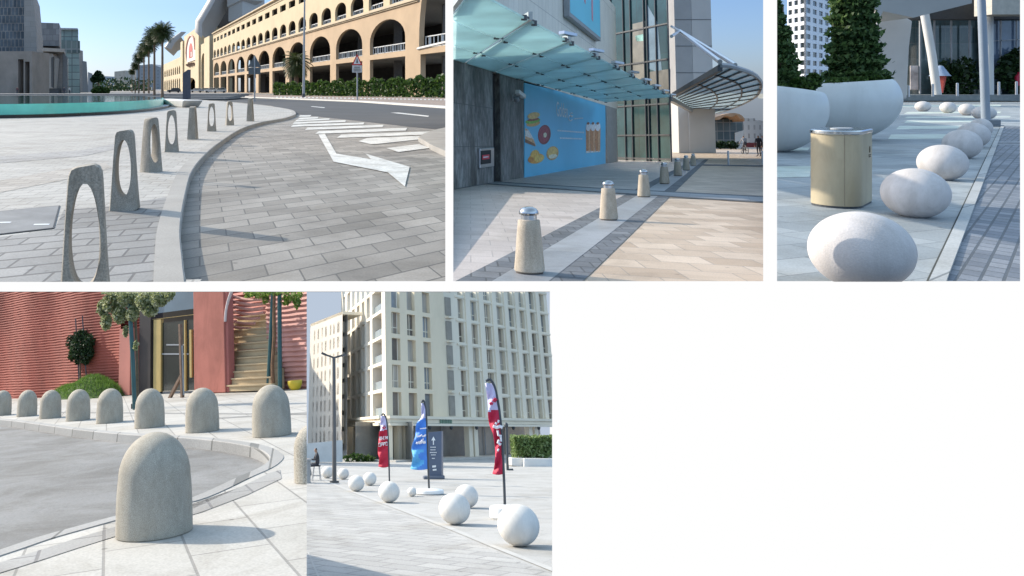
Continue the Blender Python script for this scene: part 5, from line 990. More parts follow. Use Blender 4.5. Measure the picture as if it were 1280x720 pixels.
    dr = blk('door', 196, 243, 399, 489, mat('door_glass', (.028, .034, .03), .08, .4, .35, spec=.7), -.28, .1)
    for xa, xb, ya, yb in ((186.5, 190, 393.2, 490), (191.5, 201, 399, 490), (190, 243, 393.2, 399.2), (237, 239, 412, 472), (230.5, 231.3, 400, 489)): o = blk('door_frame', xa, xb, ya, yb, gold, -.2, .14); 
    m = MB(); 
    for x0, x1, y in ((208, 230, 431), (200, 236, 442.5)): a, b = W(x0, y, -.26), W(x1, y, -.26); m.bar(a, b, .02, .05)
    part('door_rail', m, M['gsteel'], t)
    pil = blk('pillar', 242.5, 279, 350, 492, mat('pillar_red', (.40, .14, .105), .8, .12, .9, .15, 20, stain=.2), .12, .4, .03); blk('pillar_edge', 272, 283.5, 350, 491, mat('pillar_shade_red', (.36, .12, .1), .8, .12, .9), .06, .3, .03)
    # stair: stack of bowed tan steps going up and back
    m = MB(); tan = mat('tan_steps', (.46, .35, .21), .8, .1, 1.2, .15, 30); ys = [488.5, 480.5, 472, 463.5, 455, 446.5, 438, 429, 420.5, 412, 403.5, 396]
    for i in range(len(ys) - 1):
        o = .02 - .13 * i; a, b = W(283 + .2 * i + max(0, i - 6) * 2.8, ys[i], o), W(340, ys[i], o); z1 = W(300, ys[i + 1], o - .1).z; n_ = 10
        f = [V((a.x + (b.x - a.x) * k / n_, a.y - .09 * sin(pi * k / n_), a.z - .02)) for k in range(n_ + 1)]; bk = [V((b.x, a.y + .6, a.z - .02)), V((a.x, a.y + .6, a.z - .02))]; hz = z1 - a.z - .03
        m.prism(f + bk, (0, 0, hz)); m.prism([p + V((0, -.05, hz)) for p in f] + [p + V((0, 0, hz)) for p in bk], (0, 0, .05))
    part('stair', m, tan, t, clip); m = MB()
    for s in range(3): m.tube([W(281.5 + s * .4 + 8.5 * (k / 8) ** 2, 402 - k * 5, .12 - .1 * s) for k in range(9)], .05, 6)
    part('stair_rail', m, mat('rail_white', (.6, .5, .47), .5), t, clip); m = MB()
    for i in range(9):
        y = 368 + i * 6.5; pts = [W(284 + 46 * k / 8 - i * .0, y + 7 * sin(k / 8 * 2.2) - (i * .9) * k / 8, -.35 - .1 * i) for k in range(9)]; m.tube(pts[:9 - max(0, i - 3)], .055, 6)
    part('curved_rib', m, mat('rib_salmon', (.48, .24, .19), .7), t, clip)
    # grass mound
    c = g(104, 497, K1); rx = 74 * P.px(c); m = MB(); hz = 27 * P.px(c)
    mh = lambda u, v: hz * max(0, 1 - u * u * (1.0 if u > 0 else .85) - v * v) ** .7 * (.8 + .35 * u + .1 * sin(u * 7))
    n_ = 26; gr = [[m.bm.verts.new((c.x + rx * (i / n_ * 2 - 1), c.y + .9 * (j / 8 * 2 - 1) + .1, K1 - .02 + mh(i / n_ * 2 - 1, j / 8 * 2 - 1))) for i in range(n_ + 1)] for j in range(9)]
    for a, b in zip(gr, gr[1:]):
        for i in range(n_): m._f([a[i], a[i + 1], b[i + 1], b[i]], True)
    solo(P, 'mound', m, mat('mound_turf', (.05, .085, .02), .95, .3, 3), kind='structure')
    m = MB()
    for _ in range(7000):
        u, v = rng.uniform(-1, 1), rng.uniform(-1, 1)
        if u * u + v * v > 1: continue
        p = V((c.x + rx * u, c.y + .9 * v + .1, K1 - .02 + mh(u, v))); w = rng.uniform(.008, .016); a_ = rng.uniform(0, 6.28); h = rng.uniform(.06, .17); s_ = V((cos(a_), sin(a_), 0)); m.poly([p - s_ * w, p + s_ * w, p + V((rng.gauss(0, .05), rng.gauss(0, .05), h))])
    tag(solo(P, 'grass', m, leafmat('lawn_blades', [(.08, .16, .02), (.14, .25, .04), (.2, .32, .08)]), kind='stuff'), 'long green grass on the mound before the ribbed wall')
    # small dark tree with two stakes
    b = g(101, 496.5, K1); b.z = K1 + .35; k = P.px(b); t = thing(P, 'small_tree', 'small dark staked tree with a ragged round crown on the grass mound', 'tree', b); W2 = lambda x, y: P.at(x, y, b.y)
    m = MB(); m.tube([W2(100.5, 480), W2(100, 455), W2(100.5, 432)], [.045, .035, .025], 8); m.tube([W2(100, 452), W2(94, 436)], .02, 6); m.tube([W2(100, 450), W2(107, 434)], .02, 6); part('trunk', m, M['bark'], t)
    for xa, xb, ya in ((99, 94.5, 398), (108.5, 103, 395)): m = MB(); m.tube([W2(xa, 480), W2(xb, ya)], .028, 6); part('stake', m, M['dsteel'], t)
    m = MB(); S = lambda x, y, r, rz: (W2(x, y), V((r * k, r * k * .8, rz * k))); m.leaves(2600, .12, clumps([S(100, 434, 15, 15), S(90, 427, 9, 9), S(111, 428, 9, 10), S(92, 444, 9, 8), S(110, 442, 9, 8), S(101, 419, 11, 7), S(98, 450, 6, 6), S(107, 451, 6, 5)])); part('crown', m, M['dgreen'], t)
    # olive-leaved tree with teal pole
    olive = leafmat('olive_leaves', [(.14, .17, .06), (.3, .33, .16), (.52, .54, .38)], .5); b = g(168.5, 512, K1); W3 = lambda x, y, o=0: P.at(x, y, b.y - o); k = P.px(b); t = thing(P, 'olive_tree', 'pale olive-leaved tree whose low branches hang around a leaning teal pole', 'tree', W3(172, 511, -.3))
    m = MB(); m.tube([W3(172, 511, -.3), W3(171, 440, -.3), W3(169, 395, -.3), W3(172, 352, -.2)], [.05, .045, .04, .035], 8); m.tube([W3(169, 395, -.3), W3(150, 372, -.2)], .03, 6); m.tube([W3(170, 392, -.3), W3(195, 368, -.2)], .03, 6); part('trunk', m, mat('olive_bark', (.1, .08, .05), .9, .3, 8), t, clip)
    S = lambda x, y, r, rz, o=0: (W3(x, y, o), V((r * k, r * k * .7, rz * k))); m = MB(); m.leaves(8500, .105, clumps([S(140, 378, 16, 14), S(128, 385, 9, 11), S(133, 402, 9, 12), S(150, 394, 12, 11), S(160, 372, 18, 12), S(182, 376, 16, 13), S(200, 372, 15, 12), S(188, 388, 12, 8), S(166, 392, 10, 10), S(212, 368, 8, 8), S(157, 414, 4, 8), S(148, 360, 30, 10), S(190, 358, 30, 8), S(170, 432, 3.5, 6)], ), droop=.2); part('crown', m, olive, t, clip)
    t = thing(P, 'teal_pole', 'leaning teal metal pole beside the olive tree, with a small black clamp at its foot', 'pole', b); m = MB(); m.tube([b, W3(166, 450), W3(160.5, 352)], .065, 10); part('shaft', m, M['teal'], t, clip); m = MB(); p = W3(165, 511); m.tube([p, p + V((0, 0, .14))], .03, 8); m.tube([p + V((.12, 0, 0)), p + V((.1, 0, .16))], .02, 8); m.bar(p + V((0, 0, .12)), p + V((.12, 0, .12)), .05, .03); part('clamp', m, M['black'], t)
    # right tree with stakes
    b = g(341.5, 489, K1); W4 = lambda x, y, o=0: P.at(x, y, b.y - o); k = P.px(b); t = thing(P, 'staked_tree', 'slender brown-trunked tree held between two teal stakes beside the stair', 'tree', b)
    m = MB(); m.tube([b, W4(340.5, 455), W4(343, 420), W4(342.5, 390), W4(343, 352)], [.075, .06, .065, .06, .055], 10); m.tube([W4(343, 388), W4(358, 368)], .025, 6); m.tube([W4(343, 384), W4(325, 366)], .025, 6); part('trunk', m, mat('brown_trunk', (.2, .11, .06), .9, .25, 7, .4, 20), t, clip)
    for xa, xb, ya in ((335, 342, 352), (350, 349.3, 352)): m = MB(); m.tube([W4(xa, 488), W4(xb, ya)], .075, 8); part('stake', m, M['teal'], t, clip)
    S = lambda x, y, r, rz, o=0: (W4(x, y, o), V((r * k, r * k * .7, rz * k))); m = MB(); m.leaves(1500, .13, clumps([S(325, 362, 18, 12), S(310, 366, 8, 8), S(345, 358, 20, 12), S(366, 364, 16, 12), S(371, 378, 6, 8), S(358, 376, 7, 6), S(332, 374, 6, 6)])); part('crown', m, leafmat('lime_leaves', [(.08, .14, .02), (.16, .24, .04), (.26, .34, .08)], .4), t, clip)
    # pot and prop
    p = g(369, 487.5, K1); k = P.px(p); m = MB(); m.lathe([(.5, 0), (.75, .25), (.98, .75), (1.0, 1.15), (.96, 1.22), (.9, 1.2), (.84, .9)], seg=28); m.lathe([(.85, .95), (0, 1.0)], seg=20); m.bm.transform(P_mat(p, 9.3 * k)); solo(P, 'flower_pot', m, mat('yellow_glaze', (.55, .40, .03), .35, .06), 'round yellow plant pot standing on the pavement by the pink wall', 'pot', clip=clip)
    b = g(227, 497, K1); W5 = lambda x, y: P.at(x, y, b.y); t = thing(P, 'wooden_prop', 'brown wooden post with a slanted brace standing before the glass door', 'post', b); wd = mat('old_wood', (.17, .11, .075), .8, .25, 6)
    m = MB(); m.bar(W5(228, 497), W5(225.2, 405), .1, .1, (0, 1, 0)); part('post', m, wd, t); m = MB(); m.bar(W5(211, 500), W5(226.5, 470), .1, .1, (0, 1, 0)); m.bar(W5(210, 500.5), W5(222, 499.5), .08, .06); part('brace', m, wd, t); m = MB(); m.bar(W5(229.6, 494), W5(227.6, 432), .03, .05, (0, 1, 0)); part('steel_strap', m, M['gsteel'], t)
def P_mat(p, k): return Matrix.Translation(p) @ Matrix.Scale(k, 4)
# ================================================================ pale block, balls and flags
def ball_plaza():
    global BK; BK = 5.25
    P = E; g = P.g; clip = dict(y0=364.9, x0=383.6, x1=690.2); cg = dict(x1=690.2, y1=724)
    mb = MB(); mb.poly([g(x, y) for x, y in [(60, 730), (705, 730), (705, 560), (60, 560)]]); solo(P, 'ground', mb, pavers('pale_plaza_slabs', (.41, .405, .385), (.45, .445, .425), (.36, .355, .34), 1.8, .9, RD(28), .008, .07, .3, .75, .15), kind='structure', clip=cg)
    mb = MB(); mb.poly([g(x, y, .004) for x, y in [(60, 560), (370, 598), (405, 603), (440, 618), (500, 641), (560, 664), (620, 690), (690, 718), (720, 732), (60, 732)]]); solo(P, 'paving_field', mb, pavers('pale_brick_field', (.385, .38, .365), (.46, .455, .435), (.31, .305, .295), .62, .34, RD(38), .02, .12, .4, .75, .4), kind='structure', clip=cg)
    mb = MB(); mb.poly([g(x, y, .008) for x, y in [(384, 690), (398, 724), (401, 724), (386, 690)]]); mb.poly([g(x, y, .008) for x, y in [(405, 601.5), (440, 615.5), (500, 638), (560, 661), (620, 686), (690, 714), (690, 709), (620, 682), (560, 657), (500, 635), (440, 613), (406, 600)]]); solo(P, 'paving_edge', mb, mat('pale_edge_stone', (.44, .435, .415), .8, .08), kind='structure', clip=cg)
    # sky behind
    ys = 105.0; mb = MB(); mb.poly([P.at(120, 760, ys), P.at(980, 760, ys), P.at(980, 350, ys), P.at(120, 350, ys)]); sm, nt, b_ = _new('pale_sky'); e = nt.nodes.new('ShaderNodeEmission'); e.inputs[0].default_value = (.50, .585, .71, 1); e.inputs[1].default_value = 1 / 2 ** EXPO; nt.links.new(e.outputs[0], nt.nodes['Material Output'].inputs['Surface']); solo(P, 'sky', mb, sm, kind='structure', clip=dict(y0=364.9))
    # balls
    wst = mat('white_terrazzo_ball', (.72, .695, .645), .7, .04, 1.5, .1, 70, speck=.08, sps=70, stain=.1, sts=1.4); ball = None
    for x, y, r, lb in [(648, 658, 27, 'largest white stone ball, nearest the camera at the right'), (568.3, 637, 20.4, 'second largest white ball, before a partly hidden ball'), (583, 621, 15.2, 'white ball partly hidden behind the second largest ball'), (486.3, 615.5, 13.8, 'white ball at the foot of the red flag on the left'), (445.3, 604.5, 10.6, 'white ball between the lamp post and the left red flag, front one of a pair'), (462.3, 598.8, 8.7, 'white ball behind the front ball of the left pair'), (515, 615, 6.0, 'smallest white ball, beside the round base of the blue flag'), (429.2, 592.4, 7.4, 'white ball just right of the lamp post'), (409, 590.5, 7.8, 'far white ball beside the seated man, left of the lamp post')]:
        p = g(x, y + r * .93); k = P.px(p); q = P.at(x, y, p.y); rr = r * k * .97
        if ball is None: m = MB(); m.ell((0, 0, 1), (1, 1, 1), 48, 30); ball = o = solo(P, 'stone_ball', m, wst, centre=False)
        else: o = ball.copy(); COL.objects.link(o)
        tag(o, lb, 'stone ball', 'white stone balls on the plaza'); o.matrix_world = P.M @ Matrix.Translation((q.x, q.y, 0)) @ Matrix.Rotation(x, 4, 'Z') @ Matrix.Diagonal((rr, rr, rr * .9, 1))
    block(clip); flags(clip); plaza_bits(clip)
def block(clip):
    P = E; g = P.g; c0 = g(483.5, 577); c0.z = 0; fd = P.d(1450, 540); fd.z = 0; fd.normalize(); ld = P.d(250, 540); ld.z = 0; ld.normalize(); up = V((0, 0, 1))
    fin = V((-fd.y, fd.x, 0)); lin = V((ld.y, -ld.x, 0))
    t = thing(P, 'pale_block', 'cream apartment block with a grid of tall windows over a colonnaded ground floor', 'building', c0)
    def fx(x, y=540): q = P.on(x, y, c0, fin) - c0; return q.dot(fd)
    def lx(x, y=540): q = P.on(x, y, c0, lin) - c0; return q.dot(ld)
    zF = lambda x, y: P.on(x, y, c0, fin).z; zz = lambda y: zF(483.5, y)
    cream = mat('cream_render', (.82, .69, .49), .85, .05, .3, .1, 8, stain=.06, sts=.4); pale = mat('white_render', (.82, .73, .57), .85, .05, .3, .1, 8, stain=.06, sts=.4)
    brownglass = mat('brown_window', (.26, .215, .17), .3, .3, .5, spec=.5); blueglass = mat('grey_window', (.27, .28, .28), .25, .3, .5, spec=.6); palewin = mat('curtained_window', (.42, .37, .3), .4, .25, .8, stretch=(4, 4, .4)); darkwin = mat('open_window', (.15, .125, .1), .4, .3, .5)
    z0 = zz(527); pitch = (zz(489.5) - zz(525)) ; rows = [zz(519) + pitch * i for i in range(7)]; hw = zz(489.5) - zz(519); top = rows[6] + pitch
    colsF = [(491.5, 502.5), (512, 522.5), (532.5, 542.3), (579.5, 586.3), (596.5, 604.2), (614.2, 622), (630.5, 638), (645.8, 652.6), (660.4, 666.8), (674.3, 680.5), (687.5, 694)]
    m = MB(); T = [(fx(a), fx(b)) for a, b in colsF]; edges = [0] + [(T[i][1] + T[i + 1][0]) / 2 for i in range(len(T) - 1)] + [T[-1][1] + .5]
    m.wall(c0, fd, fin, rect(-.0, edges[-1], z0 + .02, rows[0] - (pitch - hw) * .5), (), .2)
    m2 = MB(); fr = MB()
    for i, (a, b) in enumerate(T):
        for r in rows:
            mm = m2 if i > 2 else m
            mm.wall(c0, fd, fin, rect(edges[i], edges[i + 1], r - (pitch - hw) * .5, r + hw + (pitch - hw) * .5), [rect(a, b, r, r + hw)], .3)
    # painted notch shade and slender piers stand proud of the right half
    pr = MB()
    for i in range(3, len(T) - 1): x = (T[i][1] + T[i + 1][0]) / 2; w = (T[i + 1][0] - T[i][1]); pr.box(c0 + fd * x - fin * .06 + up * (z0 + top) / 2, (w * .62, .12, top - z0 - .1), math.atan2(fd.y, fd.x))
    for r in rows: pr.box(c0 + fd * (fx(576) + edges[-1]) / 2 - fin * .035 + up * (r - (pitch - hw) * .5), (edges[-1] - fx(576), .07, .14), math.atan2(fd.y, fd.x))
    part('front_wall', m, cream, t, clip); part('right_wall', m2, pale, t, clip); part('pier', pr, pale, t, clip)
    win = {}
    for i, (a, b) in enumerate(T):
        for j, r in enumerate(rows):
            if zF(colsF[i][0], 365) < r: continue
            m = MB(); o = c0 + fin * .26; m.poly([o + fd * a + up * r, o + fd * b + up * r, o + fd * b + up * (r + hw), o + fd * a + up * (r + hw)])
            w = part('window', m, rng.choice([blueglass, blueglass, palewin] if (i == 2 or j > 3) else [brownglass, brownglass, brownglass, palewin, darkwin]), t, clip)
            if i > 2 or j % 2: m = MB(); s = a + (b - a) * (.55 + .3 * ((i * 7 + j * 3) % 3 - 1) * .4); m.box(o - fin * .03 + fd * s + up * (r + hw * .5), (.05, .04, hw), math.atan2(fd.y, fd.x)); m.box(o - fin * .03 + fd * (a + b) / 2 + up * (r + hw * .3), (b - a, .04, .05), math.atan2(fd.y, fd.x)); part('frame', m, pale, t, clip, sub=w)
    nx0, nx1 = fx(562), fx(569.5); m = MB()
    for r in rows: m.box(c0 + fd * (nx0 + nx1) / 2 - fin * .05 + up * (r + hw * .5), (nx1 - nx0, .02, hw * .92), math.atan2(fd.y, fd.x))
    part('painted_recess_shade', m, mat('recess_shadow', (.3, .27, .22), .8), t, clip); m = MB()  # flat dark panels paint the shade of a balcony notch
    for r in rows[:5]: m = MB(); m.box(c0 + fd * (nx0 + nx1) / 2 - fin * .16 + up * (r - .09), (nx1 - nx0, .3, .1), math.atan2(fd.y, fd.x)); part('balcony_slab', m, pale, t, clip)
    # left face
    colsL = [(427.5, 430), (433, 437), (439.3, 443), (445.5, 449.5), (452, 456), (458.5, 463), (466, 478.5)]; TL = sorted([(lx(b), lx(a)) for a, b in colsL]); eL = [0] + [(TL[i][1] + TL[i + 1][0]) / 2 for i in range(len(TL) - 1)] + [lx(425)]
    m = MB()
    for i, (a, b) in enumerate(TL):
        for r in rows: m.wall(c0, ld, lin, rect(eL[i], eL[i + 1], r - (pitch - hw) * .5, r + hw + (pitch - hw) * .5), [rect(a, b, r - .05, r + hw + .02)], .45 if i else 1.2)
    m.wall(c0, ld, lin, rect(0, eL[-1], z0 + .02, rows[0] - (pitch - hw) * .5)); part('left_wall', m, mat('left_render', (.76, .70, .59), .85, .05, .3), t, clip)
    for i, (a, b) in enumerate(TL):
        for r in rows:
            if r > zz(360): continue
            m = MB(); o = c0 + lin * (.42 if i else 1.15); m.poly([o + ld * a + up * (r - .05), o + ld * b + up * (r - .05), o + ld * b + up * (r + hw), o + ld * a + up * (r + hw)]); w = part('window', m, brownglass if i == 0 else blueglass, t, clip)
            if i == 0: m = MB(); m.box(c0 + lin * .2 + ld * (a + b) / 2 + up * (r + .22), (b - a, .04, .5), math.atan2(ld.y, ld.x)); part('balcony_glass', m, mat('balcony_panel', (.3, .34, .34), .15), t, clip, sub=w)
    # ledge and colonnade
    m = MB(); L1 = lx(424); R1 = edges[-1]
    for zc_, h, o in ((zz(521.5), .16, .25), (zz(526), .22, .12), (zz(530.5), .14, .3)): m.bar(c0 - fin * o + up * zc_ - fd * o, c0 - fin * o + fd * R1 + up * zc_, .5, h); m.bar(c0 - lin * o + up * zc_ - ld * o, c0 - lin * o + ld * L1 + up * zc_, .5, h)
    part('ledge', m, pale, t, clip); m = MB()
    m.wall(c0 + fin * 1.6, fd, fin, rect(-1, R1, -.1, z0)); part('shop_glass', m, mat('shop_glass', (.2, .2, .19), .15, .3, .5, spec=.6), t, clip); m = MB(); m.wall(c0 + lin * 1.4, ld, lin, rect(-1, L1, -.1, z0)); part('shop_glass', m, mat('shop_glass_left', (.26, .26, .25), .15, .3, .5, spec=.6), t, clip); m = MB()
    for x in (524, 528, 541.5, 552, 575, 607, 628, 655, 684): m.bar(c0 + fin * 1.5 + fd * fx(x), c0 + fin * 1.5 + fd * fx(x) + up * z0, .08, .06, (0, 1, 0))
    part('shop_mullion', m, M['gsteel'], t, clip)
    for x, w in ((499.3, 4.3), (506.8, 4.3), (587.6, 4.6), (594.3, 4.6), (663, 4.2), (670, 4.2)): m = MB(); a, b = fx(x - w / 2), fx(x + w / 2); m.box(c0 + fd * (a + b) / 2 + fin * .15 + up * z0 * .5, (b - a, .4, z0), math.atan2(fd.y, fd.x)); part('column', m, pale, t, clip)
    for x, w in ((480.5, 6), (460.5, 8), (445, 5), (434, 4)): m = MB(); a, b = lx(x + w / 2), lx(x - w / 2); m.box(c0 + ld * (a + b) / 2 + lin * .15 + up * z0 * .5, (b - a, .4, z0), math.atan2(ld.y, ld.x)); part('column', m, pale, t, clip)
    m = MB(); m.prism([c0 - fin * 1.2 - fd * .6, c0 - fin * 1.2 + fd * R1, c0 + fin * 1.6 + fd * R1, c0 + fin * 1.6 - fd * .6], (0, 0, .1)); part('plinth', m, mat('plinth_stone', (.5, .47, .42), .8), t, clip)
    m = MB(); sg = mat('sign_green', (.16, .24, .17), .6); x = 544.0
    for i, w in enumerate((2.2, 1.5, 1.6, .9, 1.6, 1.5, 2.1)): h = (.34, .24, .24, .34, .24, .24, .3)[i]; a, b = fx(x), fx(x + w); m.box(c0 - fin * .42 + fd * (a + b) / 2 + up * (zz(529) + h / 2), ((b - a), .05, h), math.atan2(fd.y, fd.x)); x += w + .55
    part('sign_letters', m, sg, t, clip); m = MB()
    for x in (531, 558, 590, 636, 668): m.ell(c0 - fin * .4 + fd * fx(x) + up * zz(533.5), (.12, .12, .16), 10, 8)
    part('downlight', m, M['dsteel'], t, clip)
    # second block further left
    t2 = thing(P, 'far_block', 'narrower cream block with vertical window strips receding behind the corner building', 'building', P.at(405, 577, 55)); ld = P.d(50, 540); ld.z = 0; ld.normalize(); lin = V((ld.y, -ld.x, 0)); s0 = P.at(427, 540, 58); s0.z = 0; zt = P.on(425, 394, s0, lin).z
    def l2(x): return (P.on(x, 540, s0, lin) - s0).dot(ld)
    m = MB(); cw = [(423, 420), (417, 414.8), (412.5, 410.5), (406.5, 404.2), (401.8, 399.6), (396.5, 394.6), (391.5, 389.8)]; TT = [(l2(a), l2(b)) for a, b in cw]; ee = [l2(427)] + [(TT[i][1] + TT[i + 1][0]) / 2 for i in range(len(TT) - 1)] + [l2(385)]
    for i, (a, b) in enumerate(TT):
        for j in range(9):
            r = .9 + j * zt / 9
            if r + zt / 9 > zt: continue
            m.wall(s0, ld, lin, rect(ee[i], ee[i + 1], r - .4, r + zt / 9 - .4), [rect(a, b, r, r + zt / 9 * .72)], .4)
    m.wall(s0, ld, lin, rect(ee[0], ee[-1], 8 * zt / 9 + .5, zt + .2)); part('wall', m, mat('far_cream', (.60, .55, .47), .85, .05, .3), t2, clip); m = MB(); m.wall(s0 + lin * .38, ld, lin, rect(ee[0], ee[-1], 0, zt)); part('window_glass', m, blueglass, t2, clip)
    m = MB(); m.prism([s0 + ld * ee[0] + up * zt, s0 + ld * ee[-1] + up * zt, s0 + ld * ee[-1] + lin * 1.5 + up * zt, s0 + ld * ee[0] + lin * 1.5 + up * zt], (0, 0, .2)); part('roof', m, pale, t2, clip)
    m = MB(); d = P.g(410, 579).y; W = lambda x, y: P.at(x, y, d); m.prism([W(370, 577.5), W(428, 577.5), W(428, 550), W(370, 556)], (0, .3, 0)); solo(P, 'low_wall', m, mat('low_white_wall', (.6, .59, .56), .8, .08), 'low white wall behind the seated man and the far balls', 'wall', clip=clip)
    m = MB(); m.leaves(300, .2, blob(P.at(448, 573, P.g(448, 577).y - .3), (1.1, .3, .25))); solo(P, 'shrub', m, M['green'], 'tiny green shrub at the foot of the left colonnade', 'shrub')
def flags(clip):
    P = E; g = P.g
    def sail(nm, lb, base, pole, edge, split, lowcol, cat='flag', white_col=(.60, .56, .74), text=(), marks=None, accent=None):
        b = g(*base); d = b.y; W = lambda x, y, o=0: P.at(x, y, d - o); t = thing(P, nm, lb, cat, b, group='feather flags on the plaza'); pc = curve([V((x, y, 0)) for x, y in pole], 8)
        m = MB(); m.tube([W(p.x, p.y) for p in pc], [.028] * len(pc), 8); part('pole', m, M['dsteel'], t)
        ec = curve([V((x, y, 0)) for x, y in edge], 8); ytop, ybot = edge[0][1], edge[-1][1]
        def at(c, y):
            for a, q in zip(c, c[1:]):
                if min(a.y, q.y) <= y <= max(a.y, q.y) and abs(q.y - a.y) > 1e-6: return a.x + (q.x - a.x) * (y - a.y) / (q.y - a.y)
            return c[-1].x if y > c[-1].y else c[0].x
        pc_s = sorted(pc, key=lambda p: p.y); ec_s = sorted(ec, key=lambda p: p.y); n = 44; m = MB(); rows = []
        for i in range(n + 1):
            y = ytop + (ybot - ytop) * i / n; xa, xb = at(ec_s, y), at(pc_s, y); rows.append([m.bm.verts.new(W(xa + (xb - xa) * k / 8, y + (1.6 * sin(k / 8 * 3) if i == n else 0), .05 * sin(i * .55 + k * .8) * (1 - k / 8) * 1.6 + .01)) for k in range(9)])
        for i, (r0, r1) in enumerate(zip(rows, rows[1:])):
            y = ytop + (ybot - ytop) * i / n
            for k in range(8):
                f = m._f([r0[k], r0[k + 1], r1[k + 1], r1[k]], True); f.material_index = 0 if y < split(k / 8) else (2 if accent and accent(k / 8, y) else 1)
        mats = [mat(nm + '_white', white_col, .7, .03), mat(nm + '_colour', lowcol, .65, .12, 2), mat(nm + '_accent', (.12, .42, .72), .65, .2, 3)]
        sl = part('sail', m, mats, t); me = sl.data
        so = sl.modifiers.new('Thickness', 'SOLIDIFY'); so.thickness = .008
        m = MB()
        for pts, r in text: m.tube([W(x, y, .11) for x, y in pts], r, 5)
        part('lettering', m, mat('flag_print', (.75, .72, .74), .6), t, sub=sl)
        if marks:
            m = MB()
            for pts, r in marks: m.tube([W(x, y, .1) for x, y in pts], r, 5)
            part('logo', m, mat(nm + '_logo', lowcol, .6), t, sub=sl)
        return t, W, b
    A = lambda x, y, s, c: {'C': [[(x + s, y - s), (x, y - s), (x, y + s), (x + s, y + s)]], 'H': [[(x, y - s), (x, y + s)], [(x, y), (x + s, y)], [(x + s, y - s), (x + s, y + s)]], 'O': [[(x, y - s), (x + s, y - s), (x + s, y + s), (x, y + s), (x, y - s)]], 'P': [[(x, y + s), (x, y - s), (x + s, y - s), (x + s, y), (x, y)]], 'T': [[(x, y - s), (x + s, y - s)], [(x + s / 2, y - s), (x + s / 2, y + s)]], 'E': [[(x + s, y - s), (x, y - s), (x, y + s), (x + s, y + s)], [(x, y), (x + s, y)]], 'Y': [[(x, y - s), (x + s / 2, y), (x + s, y - s)], [(x + s / 2, y), (x + s / 2, y + s)]]}[c]
    tx = []
    for i, ch in enumerate('TECH'): tx += [(q, .018) for q in A(474.2 + i * 2.7, 548.5 - i * .5, 1.9, ch)]
    for i, ch in enumerate('OPPO'): tx += [(q, .018) for q in A(473.6 + i * 2.8, 556 - i * .4, 2.0, ch)]
    sail('feather_flag', 'small red feather flag with white top and white words, behind the left ball', (486.8, 602), [(486.8, 602), (486, 570), (484.8, 540), (482.8, 524), (479.5, 517.3), (476.5, 519.5)], [(476.2, 519.8), (475.5, 528), (475.8, 536), (474, 541), (473, 553), (472.3, 566), (474, 574), (473, 583)], lambda s: 538 - 2 * s, (.52, .02, .05), text=tx, marks=[([(478, 533.5), (480, 535.5), (482, 534.5), (480.5, 532)], .03)])
    tb = [([(520.5, 543.5), (522, 545.5), (525, 545.5), (527, 543.8), (528.5, 545.5), (531, 545.2), (532, 543)], .022), ([(523, 552), (524, 553.6), (526.5, 553), (527.5, 551), (529, 553), (532, 552.4)], .04), ([(520.5, 555), (522, 553)], .03), ([(525, 536), (533, 535)], .015), ([(528.5, 549.4), (529.4, 549.4)], .03)]
    t, W, b = sail('feather_flag', 'blue feather flag with white tip and pale script, on a round white base', (537, 618), [(536.6, 618), (535.3, 585), (533.8, 540), (532.6, 515), (530.8, 504), (528.8, 500.5), (526.8, 503.5)], [(526.6, 504), (526.8, 514), (526.4, 522), (520.5, 530), (519, 545), (514.5, 560), (516, 572), (513, 586)], lambda s: 525 - 5 * s, (.08, .25, .68), (.58, 0, 0)[0:0] or 'flag', (.56, .55, .74), tb, None, lambda s, y: y > 560 and s < .5 - .25 * sin(y * .4))
    m = MB(); m.lathe([(.36, 0), (.4, .03), (.4, .1), (.36, .13), (.08, .15), (0, .15)], c=b, seg=28); part('base', m, M['white'], t)
    td = [([(624, 527), (622, 526.5)], .03), ([(619, 528.5), (621, 530)], .025), ([(616.5, 532.5), (621, 534.5), (625, 533), (628, 534.5)], .035), ([(622, 538), (623, 544), (627, 545)], .025), ([(624, 550), (622.5, 553), (626, 556)], .03), ([(626, 546), (626.5, 552)], .022), ([(622, 562), (623.4, 563)], .03)]
    t, W, b = sail('feather_flag', 'tallest red feather flag with white top, on the pole behind the largest ball', (631.5, 646), [(631.5, 646), (630, 600), (627.5, 550), (625, 520), (622, 500), (618, 483), (612.5, 474.3), (607.5, 476.5)], [(606.3, 479), (609, 495), (610, 510), (610.5, 522), (612, 532), (617, 545), (618.8, 560), (618.6, 580), (615.5, 592)], lambda s: 513 - 3 * s, (.50, .02, .06), text=td, marks=[([(616.5, 499.5), (618.5, 501), (620, 498)], .04), ([(612, 505), (614, 504), (616, 505)], .03)])
    m = MB(); m.lathe([(.26, 0), (.3, .04), (.3, .2), (.26, .24), (0, .26)], c=P.g(631.5, 649), seg=28); part('base', m, M['white'], t)
    # navy sign pylon with arrow
    b = g(542, 599); d = b.y; W = lambda x, y, o=0: P.at(x, y, d - o); t = thing(P, 'sign_pylon', 'navy directional sign pylon with a white arrow, right of the blue flag', 'sign', b); m = MB(); m.prism([W(534.5, 596.5), W(552, 596.5), W(551.8, 539), W(535.5, 540.5)], (.1, .35, 0)); part('panel', m, mat('navy_sign', (.10, .125, .18), .4, .05), t, bevel=.01)
    m = MB(); m.prism([W(530, 599.5, .12), W(556, 598.5, .12), W(556, 594.5, .12), W(530, 595.5, .12)], (0, .6, 0)); part('base', m, mat('navy_base', (.12, .14, .18), .6), t, bevel=.02); m = MB()
